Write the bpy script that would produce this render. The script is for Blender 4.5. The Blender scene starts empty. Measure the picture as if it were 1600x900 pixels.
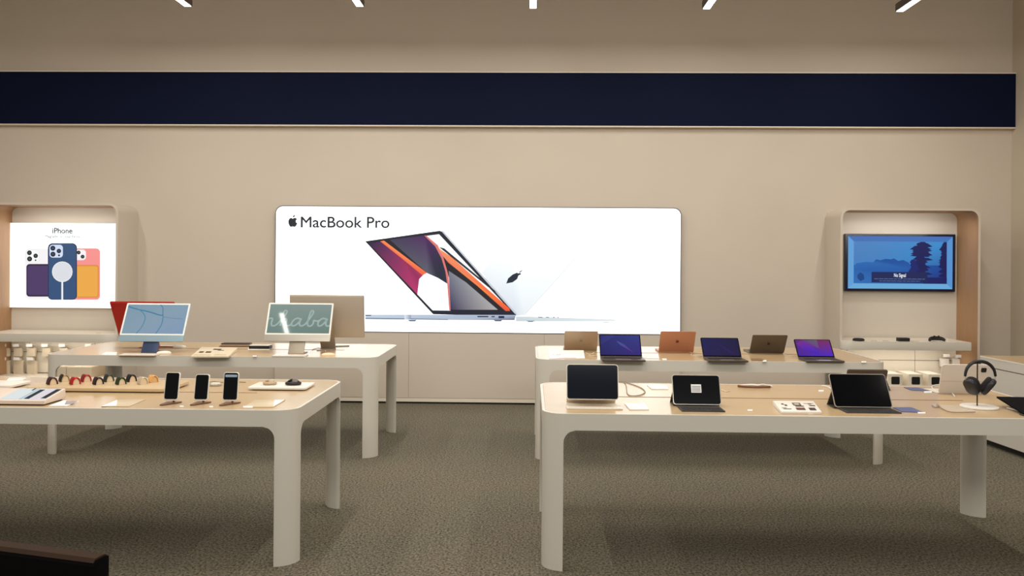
import bpy, bmesh, math, random
from mathutils import Vector, Matrix
random.seed(7)
PI = math.pi
SC = bpy.context.scene
C = SC.collection

# ------------------------------------------------------------------ camera, world, lights, exposure
F = 1300.0; HZ = 410.0; CAMH = 1.56; YAW = math.atan(29/1300.0); ROLL = 0.0072
cf = Vector((-math.sin(YAW), math.cos(YAW), 0)); cr0 = Vector((math.cos(YAW), math.sin(YAW), 0)); cu0 = Vector((0, 0, 1))
cu = cu0*math.cos(ROLL) - cr0*math.sin(ROLL)
cr = cr0*math.cos(ROLL) + cu0*math.sin(ROLL)
O = Vector((0, 0, CAMH))
cam = bpy.data.cameras.new('camera'); camo = bpy.data.objects.new('camera', cam); C.objects.link(camo)
cam.sensor_width = 36; cam.lens = F/1600*36; cam.shift_y = -(450-HZ)/1600; cam.clip_start = 0.05
M = Matrix(((cr.x, cu.x, -cf.x, 0), (cr.y, cu.y, -cf.y, 0), (cr.z, cu.z, -cf.z, CAMH), (0, 0, 0, 1)))
camo.matrix_world = M
SC.camera = camo
SC.view_settings.view_transform = 'Standard'; SC.view_settings.look = 'None'
SC.view_settings.gamma = 1; SC.view_settings.use_curve_mapping = False
SC.view_settings.exposure = -0.06

w = bpy.data.worlds.new('world'); SC.world = w; w.use_nodes = True
w.node_tree.nodes['Background'].inputs[0].default_value = (1.0, 0.97, 0.92, 1)
w.node_tree.nodes['Background'].inputs[1].default_value = 0.32

def area(name, loc, rot, sx, sy, power, col=(1, .958, .895), spread=PI):
    l = bpy.data.lights.new(name, 'AREA'); l.shape = 'RECTANGLE'; l.size = sx; l.size_y = sy
    l.energy = power; l.color = col; l.spread = spread
    o = bpy.data.objects.new(name, l); o.location = loc; o.rotation_euler = rot; C.objects.link(o)
    return o
LAMP_Z = 4.0
LAMP_X = [-3.31, -1.65, 0.007, 1.664, 3.53]
LAMP_END = [7.93, 7.93, 7.98, 8.0, 8.08]
for i, lx in enumerate(LAMP_X):
    area('lamp_light', (lx, LAMP_END[i]-.7, LAMP_Z-.012), (0, 0, 0), .06, 1.36, 23)
    area('lamp_light', (lx, 4.9, LAMP_Z-.012), (0, 0, 0), .06, 1.36, 24)
    area('lamp_light', (lx, 3.3, LAMP_Z-.012), (0, 0, 0), .06, 1.36, 13)
area('lamp_light', (-4.9, 6.0, LAMP_Z-.012), (0, 0, 0), .06, 1.36, 45)  # extra unseen lamp added past the left edge to lighten the floor there
area('front_fill_light', (0.3, -3.0, 4.75), (math.radians(72), 0, 0), 9, 1.3, 315, (1, .965, .92))  # unseen fill panel added behind the camera to brighten faces turned toward it

# ------------------------------------------------------------------ helpers
def ray(px, py):
    return cf + cr*((px-800)/F) - cu*((py-HZ)/F)
def T(px, py, z):                       # point of the plane at height z that the photo shows at a pixel
    d = ray(px, py); t = (z-CAMH)/d.z; p = O+d*t
    return p
def W(px, py, y):                       # point of the upright plane at depth y
    d = ray(px, py); p = O+d*(y/d.y)
    return p
def proj(p):
    v = Vector(p)-O; z = v.dot(cf)
    return 800+F*v.dot(cr)/z, HZ-F*v.dot(cu)/z
def scale_at(p):
    return F/(Vector(p)-O).dot(cf)

def lin(c):
    return c/12.92 if c <= .04045 else ((c+.055)/1.055)**2.4
def S(r, g, b):
    return (lin(r/255), lin(g/255), lin(b/255), 1)

MATS = {}
def mat(name, col, rough=.5, metal=0, spec=.5, emit=0, coat=0, alpha=1, trans=0, bump=None, noise=None):
    if name in MATS: return MATS[name]
    m = bpy.data.materials.new(name); m.use_nodes = True; nt = m.node_tree
    b = nt.nodes['Principled BSDF']
    b.inputs['Base Color'].default_value = col; b.inputs['Roughness'].default_value = rough
    b.inputs['Metallic'].default_value = metal; b.inputs['Specular IOR Level'].default_value = spec
    b.inputs['Coat Weight'].default_value = coat; b.inputs['Coat Roughness'].default_value = .05
    b.inputs['Transmission Weight'].default_value = trans; b.inputs['Alpha'].default_value = alpha
    if emit:
        b.inputs['Emission Color'].default_value = col; b.inputs['Emission Strength'].default_value = emit
    if noise:                            # (scale, second colour, contrast, stretch)
        tc = nt.nodes.new('ShaderNodeTexCoord'); mp = nt.nodes.new('ShaderNodeMapping'); n = nt.nodes.new('ShaderNodeTexNoise')
        mp.inputs['Scale'].default_value = noise[3]; n.inputs['Scale'].default_value = noise[0]; n.inputs['Detail'].default_value = 4
        cr_ = nt.nodes.new('ShaderNodeValToRGB'); cr_.color_ramp.elements[0].color = col; cr_.color_ramp.elements[1].color = noise[1]
        cr_.color_ramp.elements[0].position = .5-noise[2]; cr_.color_ramp.elements[1].position = .5+noise[2]
        nt.links.new(tc.outputs['Object'], mp.inputs[0]); nt.links.new(mp.outputs[0], n.inputs['Vector'])
        nt.links.new(n.outputs[0], cr_.inputs[0]); nt.links.new(cr_.outputs[0], b.inputs['Base Color'])
        if bump:
            bp = nt.nodes.new('ShaderNodeBump'); bp.inputs['Strength'].default_value = bump; bp.inputs['Distance'].default_value = .004
            nt.links.new(n.outputs[0], bp.inputs['Height']); nt.links.new(bp.outputs[0], b.inputs['Normal'])
    MATS[name] = m; return m

def attr_mat(name, strength, rough=.25, base=.0):    # picture colours of a print or a screen, lit from behind
    m = bpy.data.materials.new(name); m.use_nodes = True; nt = m.node_tree; b = nt.nodes['Principled BSDF']
    a = nt.nodes.new('ShaderNodeAttribute'); a.attribute_name = 'Col'
    b.inputs['Roughness'].default_value = rough; b.inputs['Base Color'].default_value = (.01, .01, .01, 1); b.inputs['Specular IOR Level'].default_value = .25
    if base: nt.links.new(a.outputs['Color'], b.inputs['Base Color'])
    if strength:
        nt.links.new(a.outputs['Color'], b.inputs['Emission Color']); b.inputs['Emission Strength'].default_value = strength
    return m

WALL = mat('wall_paint', S(205, 193, 177), .75, spec=.2, noise=(1.2, S(199, 187, 171), .3, (1, 1, 1)))
PANEL = mat('cabinet_laminate', S(205, 193, 177), .45, spec=.3)
PANELW = mat('white_laminate', S(226, 216, 198), .4, spec=.4)
WOODI = mat('reveal_wood', S(176, 138, 100), .5, noise=(6, S(160, 122, 86), .4, (8, 8, .6)))
NAVY = mat('navy_fascia', S(9, 17, 42), .7, spec=.1)
NAVYE = mat('fascia_edge', S(225, 212, 192), .5)
FRAME = mat('table_white', S(212, 206, 192), .38, spec=.5)
OAK = mat('oak_top', S(198, 172, 134), .22, spec=.34, noise=(5, S(186, 158, 119), .45, (1, 14, 1)))
SLOT = mat('slot_dark', S(120, 88, 58), .7)
BLACK = mat('black_plastic', S(12, 12, 14), .5)
BLACKG = mat('black_glass', S(3, 4, 8), .10, spec=.25)
NAVYG = mat('off_screen_blue', S(6, 14, 27), .10, spec=.25)
SEAM = mat('seam_dark', S(96, 82, 66), .8)
KICK = mat('kick_dark', S(34, 30, 28), .7)
WHITE = mat('white_plastic', S(232, 226, 215), .35)
PAPER = mat('white_paper', S(240, 238, 232), .7)
SILVER = mat('silver_metal', S(190, 184, 172), .35, metal=.5)
GREYM = mat('space_grey_metal', S(84, 72, 60), .4, metal=.4)
GOLDM = mat('gold_metal', S(172, 150, 124), .42, metal=.3)
ROSEM = mat('rose_gold_metal', S(190, 134, 104), .42, metal=.3)
DARKG = mat('dark_grey_case', S(56, 52, 46), .7)
KEYS = mat('keys_black', S(26, 24, 26), .6)
ACRYL = mat('clear_acrylic', (1, 1, 1, 1), .08, alpha=.14, spec=.4)
TICK = mat('lamp_glow', (1, .98, .94, 1), .5, emit=6)
CABLEW = mat('cable_white', S(222, 205, 180), .5)
CABLEG = mat('cable_grey', S(150, 128, 104), .5)

def finish(bm, name, m, parent=None, bev=0, seg=2, smooth=True, angle=35):
    bmesh.ops.remove_doubles(bm, verts=bm.verts, dist=1e-6)
    bmesh.ops.recalc_face_normals(bm, faces=bm.faces)
    if bev:
        es = [e for e in bm.edges if len(e.link_faces) == 2 and e.calc_face_angle(0) > math.radians(45)]
        bmesh.ops.bevel(bm, geom=es, offset=bev, segments=seg, profile=.6, affect='EDGES', clamp_overlap=True)
    me = bpy.data.meshes.new(name); bm.to_mesh(me); bm.free()
    if smooth:
        me.shade_smooth(); me.set_sharp_from_angle(angle=math.radians(angle))
    for mm in (m if isinstance(m, (list, tuple)) else [m]): me.materials.append(mm)
    o = bpy.data.objects.new(name, me); C.objects.link(o)
    if parent: o.parent = parent
    return o
def box(bm, x0, x1, y0, y1, z0, z1):
    v = [bm.verts.new((x, y, z)) for z in (z0, z1) for x, y in ((x0, y0), (x1, y0), (x1, y1), (x0, y1))]
    for f in ((3, 2, 1, 0), (4, 5, 6, 7), (0, 1, 5, 4), (1, 2, 6, 5), (2, 3, 7, 6), (3, 0, 4, 7)):
        bm.faces.new([v[i] for i in f])
def prism(bm, pts, t0, t1, axis='z'):
    def q(a, b, t): return (a, b, t) if axis == 'z' else ((a, t, b) if axis == 'y' else (t, a, b))
    A = [bm.verts.new(q(a, b, t0)) for a, b in pts]; B = [bm.verts.new(q(a, b, t1)) for a, b in pts]
    n = len(pts)
    bm.faces.new(A[::-1]); bm.faces.new(B)
    for i in range(n): bm.faces.new((A[i], A[(i+1) % n], B[(i+1) % n], B[i]))
def rrect(x0, x1, y0, y1, r, seg=8):
    rs = r if isinstance(r, (list, tuple)) else [r]*4     # corners: x1y1, x0y1, x0y0, x1y0
    out = []
    for (cx, cy, a0, rr) in ((x1, y1, 0, rs[0]), (x0, y1, 90, rs[1]), (x0, y0, 180, rs[2]), (x1, y0, 270, rs[3])):
        sx = -1 if cx == x1 else 1; sy = -1 if cy == y1 else 1
        if rr <= 0: out.append((cx, cy)); continue
        for k in range(seg+1):
            a = math.radians(a0+90*k/seg)
            out.append((cx+sx*rr+rr*math.cos(a), cy+sy*rr+rr*math.sin(a)))
    return out
def ellipse(cx, cy, rx, ry, n=28, rot=0):
    return [(cx+rx*math.cos(2*PI*k/n)*math.cos(rot)-ry*math.sin(2*PI*k/n)*math.sin(rot),
             cy+rx*math.cos(2*PI*k/n)*math.sin(rot)+ry*math.sin(2*PI*k/n)*math.cos(rot)) for k in range(n)]
def tube(bm, pts, r, n=8, cap=True):
    pts = [Vector(p) for p in pts]; rings = []
    up = Vector((0, 0, 1)); prev = None
    for i, p in enumerate(pts):
        d = (pts[min(i+1, len(pts)-1)]-pts[max(i-1, 0)]).normalized()
        if prev is None:
            a = d.cross(up)
            if a.length < 1e-3: a = d.cross(Vector((1, 0, 0)))
            a.normalize()
        else:
            a = prev-d*prev.dot(d); a.normalize()
        prev = a; b = d.cross(a)
        rr = r[i] if isinstance(r, (list, tuple)) else r
        rings.append([bm.verts.new(p+(a*math.cos(2*PI*k/n)+b*math.sin(2*PI*k/n))*rr) for k in range(n)])
    for A, B in zip(rings, rings[1:]):
        for k in range(n): bm.faces.new((A[k], A[(k+1) % n], B[(k+1) % n], B[k]))
    if cap: bm.faces.new(rings[0][::-1]); bm.faces.new(rings[-1])
def curve_pts(ctrl, n=8):                # Catmull-Rom through control points
    P = [Vector(c) for c in ctrl]; P = [P[0]]+P+[P[-1]]; out = []
    for i in range(1, len(P)-2):
        for k in range(n):
            t = k/n; a, b, c, d = P[i-1], P[i], P[i+1], P[i+2]
            out.append(.5*((2*b)+(c-a)*t+(2*a-5*b+4*c-d)*t*t+(3*b-a-3*c+d)*t**3))
    out.append(P[-2]); return out
def lathe(bm, prof, n=28):
    rings = [[bm.verts.new((r*math.cos(2*PI*k/n), r*math.sin(2*PI*k/n), z)) for k in range(n)] for r, z in prof]
    for A, B in zip(rings, rings[1:]):
        for k in range(n): bm.faces.new((A[k], A[(k+1) % n], B[(k+1) % n], B[k]))
    bm.faces.new(rings[0][::-1]); bm.faces.new(rings[-1])
def nb(): return bmesh.new()
def part(name, m, parent, fn, bev=0, **k):
    bm = nb(); fn(bm); return finish(bm, name, m, parent, bev, **k)
def thing(name, label, cat, loc=(0, 0, 0), rz=0, group=None):
    o = bpy.data.objects.new(name, None); C.objects.link(o); o.location = loc; o.rotation_euler = (0, 0, rz)
    o.empty_display_size = .05
    return tag(o, label, cat, group)
def tag(o, label, cat, group=None):
    o['label'] = label; o['category'] = cat
    if group: o['group'] = group
    return o
def struct(o, kind='structure'):
    o['kind'] = kind; return o
def sub(o, lab): o['label'] = lab; return o
def copy_tree(o, parent=None):
    c = o.copy(); C.objects.link(c); c.parent = parent
    for ch in [x for x in bpy.data.objects if x.parent == o]: copy_tree(ch, c)
    return c

def picture(name, items, m, parent, y=0.0, step=.0004, sign=-1):
    """flat artwork in the xz plane, later shapes lying over earlier ones; items are (points, colour or colours)"""
    bm = nb(); cols = []
    for i, (pts, col) in enumerate(items):
        yy = y+sign*step*i
        vs = [bm.verts.new((p[0], yy, p[1])) for p in pts]
        f = bm.faces.new(vs)
        cc = col if isinstance(col, list) else [col]*len(pts)
        if f.calc_area() > 0:
            f.normal_update()
        cols.append(cc)
    me = bpy.data.meshes.new(name); bm.to_mesh(me); bm.free()
    at_ = me.color_attributes.new('Col', 'FLOAT_COLOR', 'CORNER'); k = 0
    for cc in cols:
        for c_ in cc: at_.data[k].color = c_; k += 1
    me.materials.append(m)
    o = bpy.data.objects.new(name, me); C.objects.link(o); o.parent = parent
    return o
def text(name, body, size, m, parent, x, z, y, align='CENTER', stretch=1.0, ext=.0003, back=False, width=None, thin=.0):
    cu_ = bpy.data.curves.new('txt', 'FONT'); cu_.body = body; cu_.size = size; cu_.align_x = align; cu_.extrude = ext
    cu_.bevel_depth = thin; cu_.bevel_resolution = 0
    t = bpy.data.objects.new('txt', cu_); C.objects.link(t)
    dg = bpy.context.evaluated_depsgraph_get(); me = bpy.data.meshes.new_from_object(t.evaluated_get(dg))
    bpy.data.objects.remove(t); me.name = name
    if width:
        xs = [v.co.x for v in me.vertices]; stretch = width/(max(xs)-min(xs))
    for v in me.vertices: v.co = Vector((v.co.x*stretch*(-1 if back else 1), -v.co.z*(-1 if back else 1), v.co.y))
    me.materials.clear(); me.materials.append(m)
    o = bpy.data.objects.new(name, me); C.objects.link(o); o.location = (x, y, z)
    if parent: o.parent = parent
    return o
def ribbon(pts, wd):                      # outline of a stroke, as quads
    P = [Vector((p[0], p[1])) for p in pts]; q = []
    for i in range(len(P)-1):
        d = (P[i+1]-P[i])
        if d.length < 1e-7: continue
        n = Vector((-d.y, d.x)).normalized()*wd/2
        q.append([(P[i]+n)[:], (P[i+1]+n)[:], (P[i+1]-n)[:], (P[i]-n)[:]])
    return q
APPLE = [(0, .62), (.10, .68), (.24, .72), (.38, .66), (.47, .56), (.38, .47), (.34, .34), (.37, .20), (.50, .10), (.44, -.06), (.35, -.20),
         (.24, -.30), (.12, -.29), (0, -.25), (-.12, -.29), (-.24, -.30), (-.36, -.18), (-.46, .02), (-.50, .24), (-.47, .45), (-.38, .60), (-.25, .69), (-.12, .68)]
LEAF = [(.0, .76), (.03, .90), (.12, 1.0), (.22, 1.05), (.23, .92), (.16, .82)]
def smooth2(pts, n=4):
    P = [Vector((a, b, 0)) for a, b in pts]; m_ = len(P); out = []
    for i in range(m_):
        a, b, c, d = P[i-1], P[i], P[(i+1) % m_], P[(i+2) % m_]
        for k in range(n):
            t = k/n; v = .5*((2*b)+(c-a)*t+(2*a-5*b+4*c-d)*t*t+(3*b-a-3*c+d)*t**3); out.append((v.x, v.y))
    return out
APPLE_S = smooth2(APPLE, 3)
def emblem(m, parent, x, z, y, s, name='emblem'):    # bitten fruit emblem in the xz plane
    def f(bm):
        for shp in (APPLE_S, smooth2(LEAF, 3)):
            prism(bm, [(x+a*s, z+(b-.2)*s) for a, b in shp], y-.0004, y+.0004, 'y')
    return part(name, m, parent, f, smooth=False)

# ------------------------------------------------------------------ room
WY = 9.16          # back wall
UY = 9.12          # front of the cabinets and the light box
XR = W(1583, 400, UY).x
XL = -6.6
CARPET = bpy.data.materials.new('carpet'); CARPET.use_nodes = True
nt = CARPET.node_tree; b = nt.nodes['Principled BSDF']; b.inputs['Roughness'].default_value = .95; b.inputs['Specular IOR Level'].default_value = .1
tc = nt.nodes.new('ShaderNodeTexCoord')
n1 = nt.nodes.new('ShaderNodeTexNoise'); n1.inputs['Scale'].default_value = 78; n1.inputs['Detail'].default_value = 5; n1.inputs['Roughness'].default_value = .75
mp = nt.nodes.new('ShaderNodeMapping'); mp.inputs['Scale'].default_value = (1, .8, 1)
n2 = nt.nodes.new('ShaderNodeTexNoise'); n2.inputs['Scale'].default_value = 1.6; n2.inputs['Detail'].default_value = 3
r1 = nt.nodes.new('ShaderNodeValToRGB'); r1.color_ramp.elements[0].color = S(44, 42, 35); r1.color_ramp.elements[1].color = S(150, 141, 122)
r1.color_ramp.elements[0].position = .36; r1.color_ramp.elements[1].position = .68
mx = nt.nodes.new('ShaderNodeMix'); mx.data_type = 'RGBA'; mx.blend_type = 'MULTIPLY'; mx.inputs[0].default_value = .5
r2 = nt.nodes.new('ShaderNodeValToRGB'); r2.color_ramp.elements[0].color = (.80, .84, .80, 1); r2.color_ramp.elements[1].color = (1.0, .95, .9, 1)
r2.color_ramp.elements[0].position = .35; r2.color_ramp.elements[1].position = .65
nt.links.new(tc.outputs['Object'], mp.inputs[0]); nt.links.new(mp.outputs[0], n1.inputs['Vector']); nt.links.new(tc.outputs['Object'], n2.inputs['Vector'])
nt.links.new(n1.outputs[0], r1.inputs[0]); nt.links.new(n2.outputs[0], r2.inputs[0])
nt.links.new(r1.outputs[0], mx.inputs[6]); nt.links.new(r2.outputs[0], mx.inputs[7]); nt.links.new(mx.outputs[2], b.inputs['Base Color'])
bp = nt.nodes.new('ShaderNodeBump'); bp.inputs['Strength'].default_value = .05; bp.inputs['Distance'].default_value = .003
nt.links.new(n1.outputs[0], bp.inputs['Height']); nt.links.new(bp.outputs[0], b.inputs['Normal'])

CEILZ = 4.75
struct(part('floor', CARPET, None, lambda bm: box(bm, XL, XR+.1, -1.5, WY+.1, -.1, 0), smooth=False))
struct(part('ceiling', mat('ceiling_paint', S(200, 190, 176), .8), None, lambda bm: box(bm, XL, XR+.1, .8, WY+.1, CEILZ, CEILZ+.1), smooth=False))
struct(part('wall_back', WALL, None, lambda bm: box(bm, XL, XR+.1, WY, WY+.1, 0, CEILZ), smooth=False))
struct(part('wall_right', mat('side_wall_paint', S(200, 188, 168), .75, spec=.2), None, lambda bm: box(bm, XR, XR+.1, 2.5, WY, 0, CEILZ), smooth=False))
struct(part('wall_left', WALL, None, lambda bm: box(bm, XL-.1, XL, 2.5, WY, 0, CEILZ), smooth=False))

# navy fascia band across the wall
zt = W(800, 112, UY-.03).z; zb = W(800, 198, UY-.03).z
band = thing('fascia_band', 'long dark navy band running across the top of the beige wall', 'band', (0, WY-.001, zb))
part('panel', NAVY, band, lambda bm: box(bm, XL, XR-.002, -.07, 0, .012, zt-zb-.012), smooth=False)
part('edge_strip', NAVYE, band, lambda bm: box(bm, XL, XR-.002, -.078, 0, 0, .012), smooth=False)
part('edge_strip', NAVYE, band, lambda bm: box(bm, XL, XR-.002, -.078, 0, zt-zb-.012, zt-zb), smooth=False)

# ------------------------------------------------------------------ central wall unit: light box over three panels
xa = W(430, 420, UY).x; xb = W(1064, 420, UY).x; ztop = W(750, 323, UY).z; zbot = W(750, 520, UY).z
unit = thing('wall_cabinet', 'wide beige wall unit with three plain panels under the backlit laptop sign', 'cabinet', ((xa+xb)/2, UY, 0))
hw = (xb-xa)/2
def _(bm):
    box(bm, -hw, hw, .0, WY-UY, .06, zbot-.004)
part('carcass', PANEL, unit, _, smooth=False)
pw = 2*hw/3
for k in range(3):
    part('panel', PANEL, unit, lambda bm: box(bm, -hw+k*pw+.003, -hw+(k+1)*pw-.003, -.006, 0, .066, zbot-.008), smooth=False)
part('kick_plate', KICK, unit, lambda bm: box(bm, -hw, hw, .012, WY-UY, 0, .03), smooth=False)
part('plinth', PANELW, unit, lambda bm: box(bm, -hw, hw, -.004, WY-UY, .022, .06), smooth=False)

sign = thing('light_box_sign', 'big glowing white sign picturing two open laptops, lettered with a product title', 'sign', ((xa+xb)/2, UY, zbot))
sh = ztop-zbot
part('frame', mat('sign_frame', S(70, 62, 56), .5), sign, lambda bm: prism(bm, rrect(-hw, hw, 0, sh, [.085, .085, 0, 0]), -.012, WY-UY, 'y'))
part('lit_face', mat('sign_white', (.93, .985, 1, 1), .5, emit=1.25), sign, lambda bm: prism(bm, rrect(-hw+.009, hw-.009, .004, sh-.009, [.078, .078, 0, 0]), -.0135, -.012, 'y'), smooth=False)
def SP(px, py):
    p = W(px, py, UY-.014); return (p.x-(xa+xb)/2, p.z-zbot)
def sp(*l): return [SP(a, b) for a, b in l]
PRINT = attr_mat('sign_print', 1.0, .5)
WH = (1.15, 1.22, 1.25, 1)
DK = S(22, 26, 40)
art = []
# right-hand silver laptop seen from behind
art.append((sp((752, 426), (797, 378), (926, 375), (821, 492), (805, 494)), [S(246, 250, 254), (1.12, 1.2, 1.24, 1), (1.15, 1.22, 1.25, 1), S(240, 245, 249), S(222, 230, 238)]))
for q in ribbon(sp((926, 374), (821, 491)), .006): art.append((q, S(226, 232, 236)))
art.append((sp((806, 494), (965, 499), (960, 502), (806, 502)), [S(215, 226, 232), S(240, 246, 248), S(228, 236, 240), S(200, 214, 222)]))
for x0, x1 in ((841, 848), (853, 858), (864, 867), (871, 873)):
    art.append((sp((x0, 495), (x1, 495.2), (x1, 496.6), (x0, 496.4)), S(110, 122, 134)))
art.append((sp((822, 501), (836, 501), (832, 503.5), (826, 503.5)), S(140, 155, 168)))
art.append((sp((940, 502.5), (954, 502.5), (952, 504), (942, 504)), S(205, 213, 218)))
# slanted emblem on its lid
art.append((sp((791, 443), (794, 435), (801, 429), (808, 426), (810.5, 429), (808, 436), (801, 441), (796, 442)), S(24, 36, 52)))
art.append((sp((806, 428), (813, 426.5), (814, 428.5), (809, 431)), S(24, 36, 52)))
art.append((sp((811, 425), (816, 422), (815, 424), (812, 426)), S(60, 70, 84)))
# left-hand laptop: lid, screen, wallpaper
art.append((sp((570.5, 377), (687, 360.5), (693, 363), (807, 491), (805, 494), (677, 491), (673, 487)), DK))
art.append((sp((689, 360.5), (693, 361), (808, 490), (806, 492)), S(206, 212, 224)))
art.append((sp((576, 380), (686, 366), (799, 487), (676, 485)), WH))
art.append((sp((576, 380), (596, 377), (630, 403), (663, 428), (655, 436), (652, 460)), [S(38, 30, 70), S(70, 34, 84), S(150, 40, 90), S(190, 56, 92), S(150, 34, 92), S(190, 50, 110)]))
art.append((sp((594, 377), (600, 376), (668, 426), (660, 430), (628, 404)), [S(255, 110, 60), S(255, 150, 90), S(255, 120, 70), S(240, 96, 64), S(250, 100, 60)]))
art.append((sp((600, 376), (612, 374), (672, 420), (681, 432), (668, 427)), S(28, 24, 34)))
art.append((sp((609, 374.5), (664, 368), (681, 383), (692, 402), (698, 424), (700, 444), (684, 434), (668, 427)), [S(64, 60, 84), S(74, 30, 92), S(84, 34, 100), S(34, 36, 66), S(30, 34, 56), S(36, 42, 62), S(24, 38, 52), S(90, 92, 108)]))
art.append((sp((663, 368), (666, 368), (684, 383), (695, 404), (700, 424), (702, 445), (704, 485), (702, 485), (699, 445), (696, 424), (690, 404), (680, 385)), S(226, 120, 116)))
art.append((sp((690, 392), (708, 404), (797, 484), (800, 487), (704, 487), (703, 440), (699, 424)), S(24, 24, 36)))
art.append((sp((684, 385), (690, 391), (706, 402), (796, 482), (797, 486), (790, 486), (745, 446), (700, 410), (692, 400)), [S(255, 200, 150), S(255, 150, 90), S(250, 130, 70), S(255, 96, 40), S(240, 80, 50), S(226, 80, 60), S(255, 140, 60), S(230, 90, 50), S(240, 140, 110)]))
art.append((sp((698, 411), (745, 448), (790, 486), (779, 486), (740, 458), (701, 422)), S(26, 24, 34)))
art.append((sp((701, 423), (728, 441), (778, 484), (704, 484)), [S(120, 124, 140), S(150, 150, 160), S(180, 176, 176), S(44, 40, 84)]))
art.append((sp((686, 386), (694, 388), (764, 446), (780, 460), (778, 458), (762, 448)), S(36, 38, 52)))
art.append((sp((674, 485), (800, 486.5), (807, 492), (677, 490.5)), S(22, 28, 46)))
# base slab
art.append((sp((571, 491.5), (806, 492), (804, 500), (720, 500), (660, 499.5), (571, 498)), [S(206, 218, 234), S(170, 182, 204), S(96, 104, 126), S(176, 188, 208), S(150, 166, 188), S(196, 208, 224)]))
art.append((sp((571, 496.5), (700, 498.5), (700, 500), (571, 498.6)), S(120, 138, 160)))
art.append((sp((571, 492), (581, 492), (579, 493.6), (571, 493.6)), S(84, 96, 112)))
art.append((sp((632, 491.5), (642, 491.5), (642, 499), (632, 499)), [S(236, 242, 250), S(150, 162, 188), S(140, 156, 180), S(228, 236, 244)]))
for (a, c, y0, y1, col) in ((746, 763, 493.6, 495.6, S(50, 54, 70)), (768, 773, 493.8, 495.6, S(50, 54, 70)), (779, 788, 493.6, 497.2, S(34, 40, 76))):
    art.append((sp((a, y0), (c, y0), (c, y1), (a, y1)), col))
for a in (637, 771): art.append((sp((a, 499.8), (a+14, 499.8), (a+12, 502), (a+3, 502)), S(84, 100, 124)))
picture('picture', art, PRINT, sign, y=-.0140, step=.00015)
INK = mat('ink', S(24, 34, 48), .6)
p0 = SP(468.5, 355); wd = SP(607, 355)[0]-p0[0]
t = text('lettering', 'MacBook Pro', .170, INK, sign, p0[0], p0[1], -.0175, 'LEFT', width=wd, thin=.0022)
t.rotation_euler = (0, -.0, 0)
a0 = SP(457.5, 347.5)
emblem(INK, sign, a0[0], a0[1], -.0150, .098)

# ------------------------------------------------------------------ alcove units
AF = 8.70           # front plane of the alcoves
def alcove(name, label, pxl, pxr, ptop, dx_end):
    x0 = W(pxl, 400, AF).x if pxl is not None else None
    x1 = W(pxr, 400, AF).x
    if x0 is None: x0 = x1-1.43
    z1 = W((pxl or pxr-100)+60, ptop, AF).z
    t_ = thing(name, label, 'alcove', ((x0+x1)/2, AF, 0)); h = (x1-x0)/2; D = WY-AF; th = .024
    out = rrect(-h, h, 0, z1, [.10, .10, 0, 0]); inn = rrect(-h+th, h-th, 0, z1-th, [.078, .078, 0, 0])
    def shell(bm):
        o0 = [bm.verts.new((a, 0, c)) for a, c in out]; i0 = [bm.verts.new((a, 0, c)) for a, c in inn]
        o1 = [bm.verts.new((a, D, c)) for a, c in out]; i1 = [bm.verts.new((a, D, c)) for a, c in inn]
        n = len(out)
        for k in range(n):
            j = (k+1) % n
            if k == n-2 or (out[k][1] == 0 and out[j][1] == 0): 
                continue
            bm.faces.new((o0[k], o0[j], i0[j], i0[k])); bm.faces.new((o1[k], o1[j], i1[j], i1[k]))
            bm.faces.new((o0[k], o0[j], o1[j], o1[k]))
    part('frame', PANEL, t_, shell)
    def lining(bm):
        i0 = [bm.verts.new((a, .002, c)) for a, c in inn]; i1 = [bm.verts.new((a, D-.03, c)) for a, c in inn]
        out2 = rrect(-h+th-.004, h-th+.004, 0, z1-th+.004, [.08, .08, 0, 0])
        j1 = [bm.verts.new((a, D-.03, c)) for a, c in out2]; j0 = [bm.verts.new((a, .002, c)) for a, c in out2]
        n = len(inn)
        for k in range(n):
            j = (k+1) % n
            if inn[k][1] == 0 and inn[j][1] == 0: continue
            bm.faces.new((i0[k], i0[j], i1[j], i1[k])); bm.faces.new((j0[k], j0[j], j1[j], j1[k])); bm.faces.new((i0[k], i0[j], j0[j], j0[k]))
    part('lining', WOODI, t_, lining)
    part('back_panel', mat('alcove_back', S(210, 201, 187), .5), t_, lambda bm: box(bm, -h+th, h-th, D-.03, D-.005, .3, z1-th), smooth=False)
    return t_, h, D, z1, (x0+x1)/2
alc_r, hr, DR, zr, cxr = alcove('display_alcove', 'beige rounded wall alcove on the right holding the blue television', 1313, 1532, 325, 0)
alc_l, hl, DL, zl, cxl = alcove('display_alcove', 'beige rounded wall alcove on the left holding the lit phone poster', None, 184, 317, 0)

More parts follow.
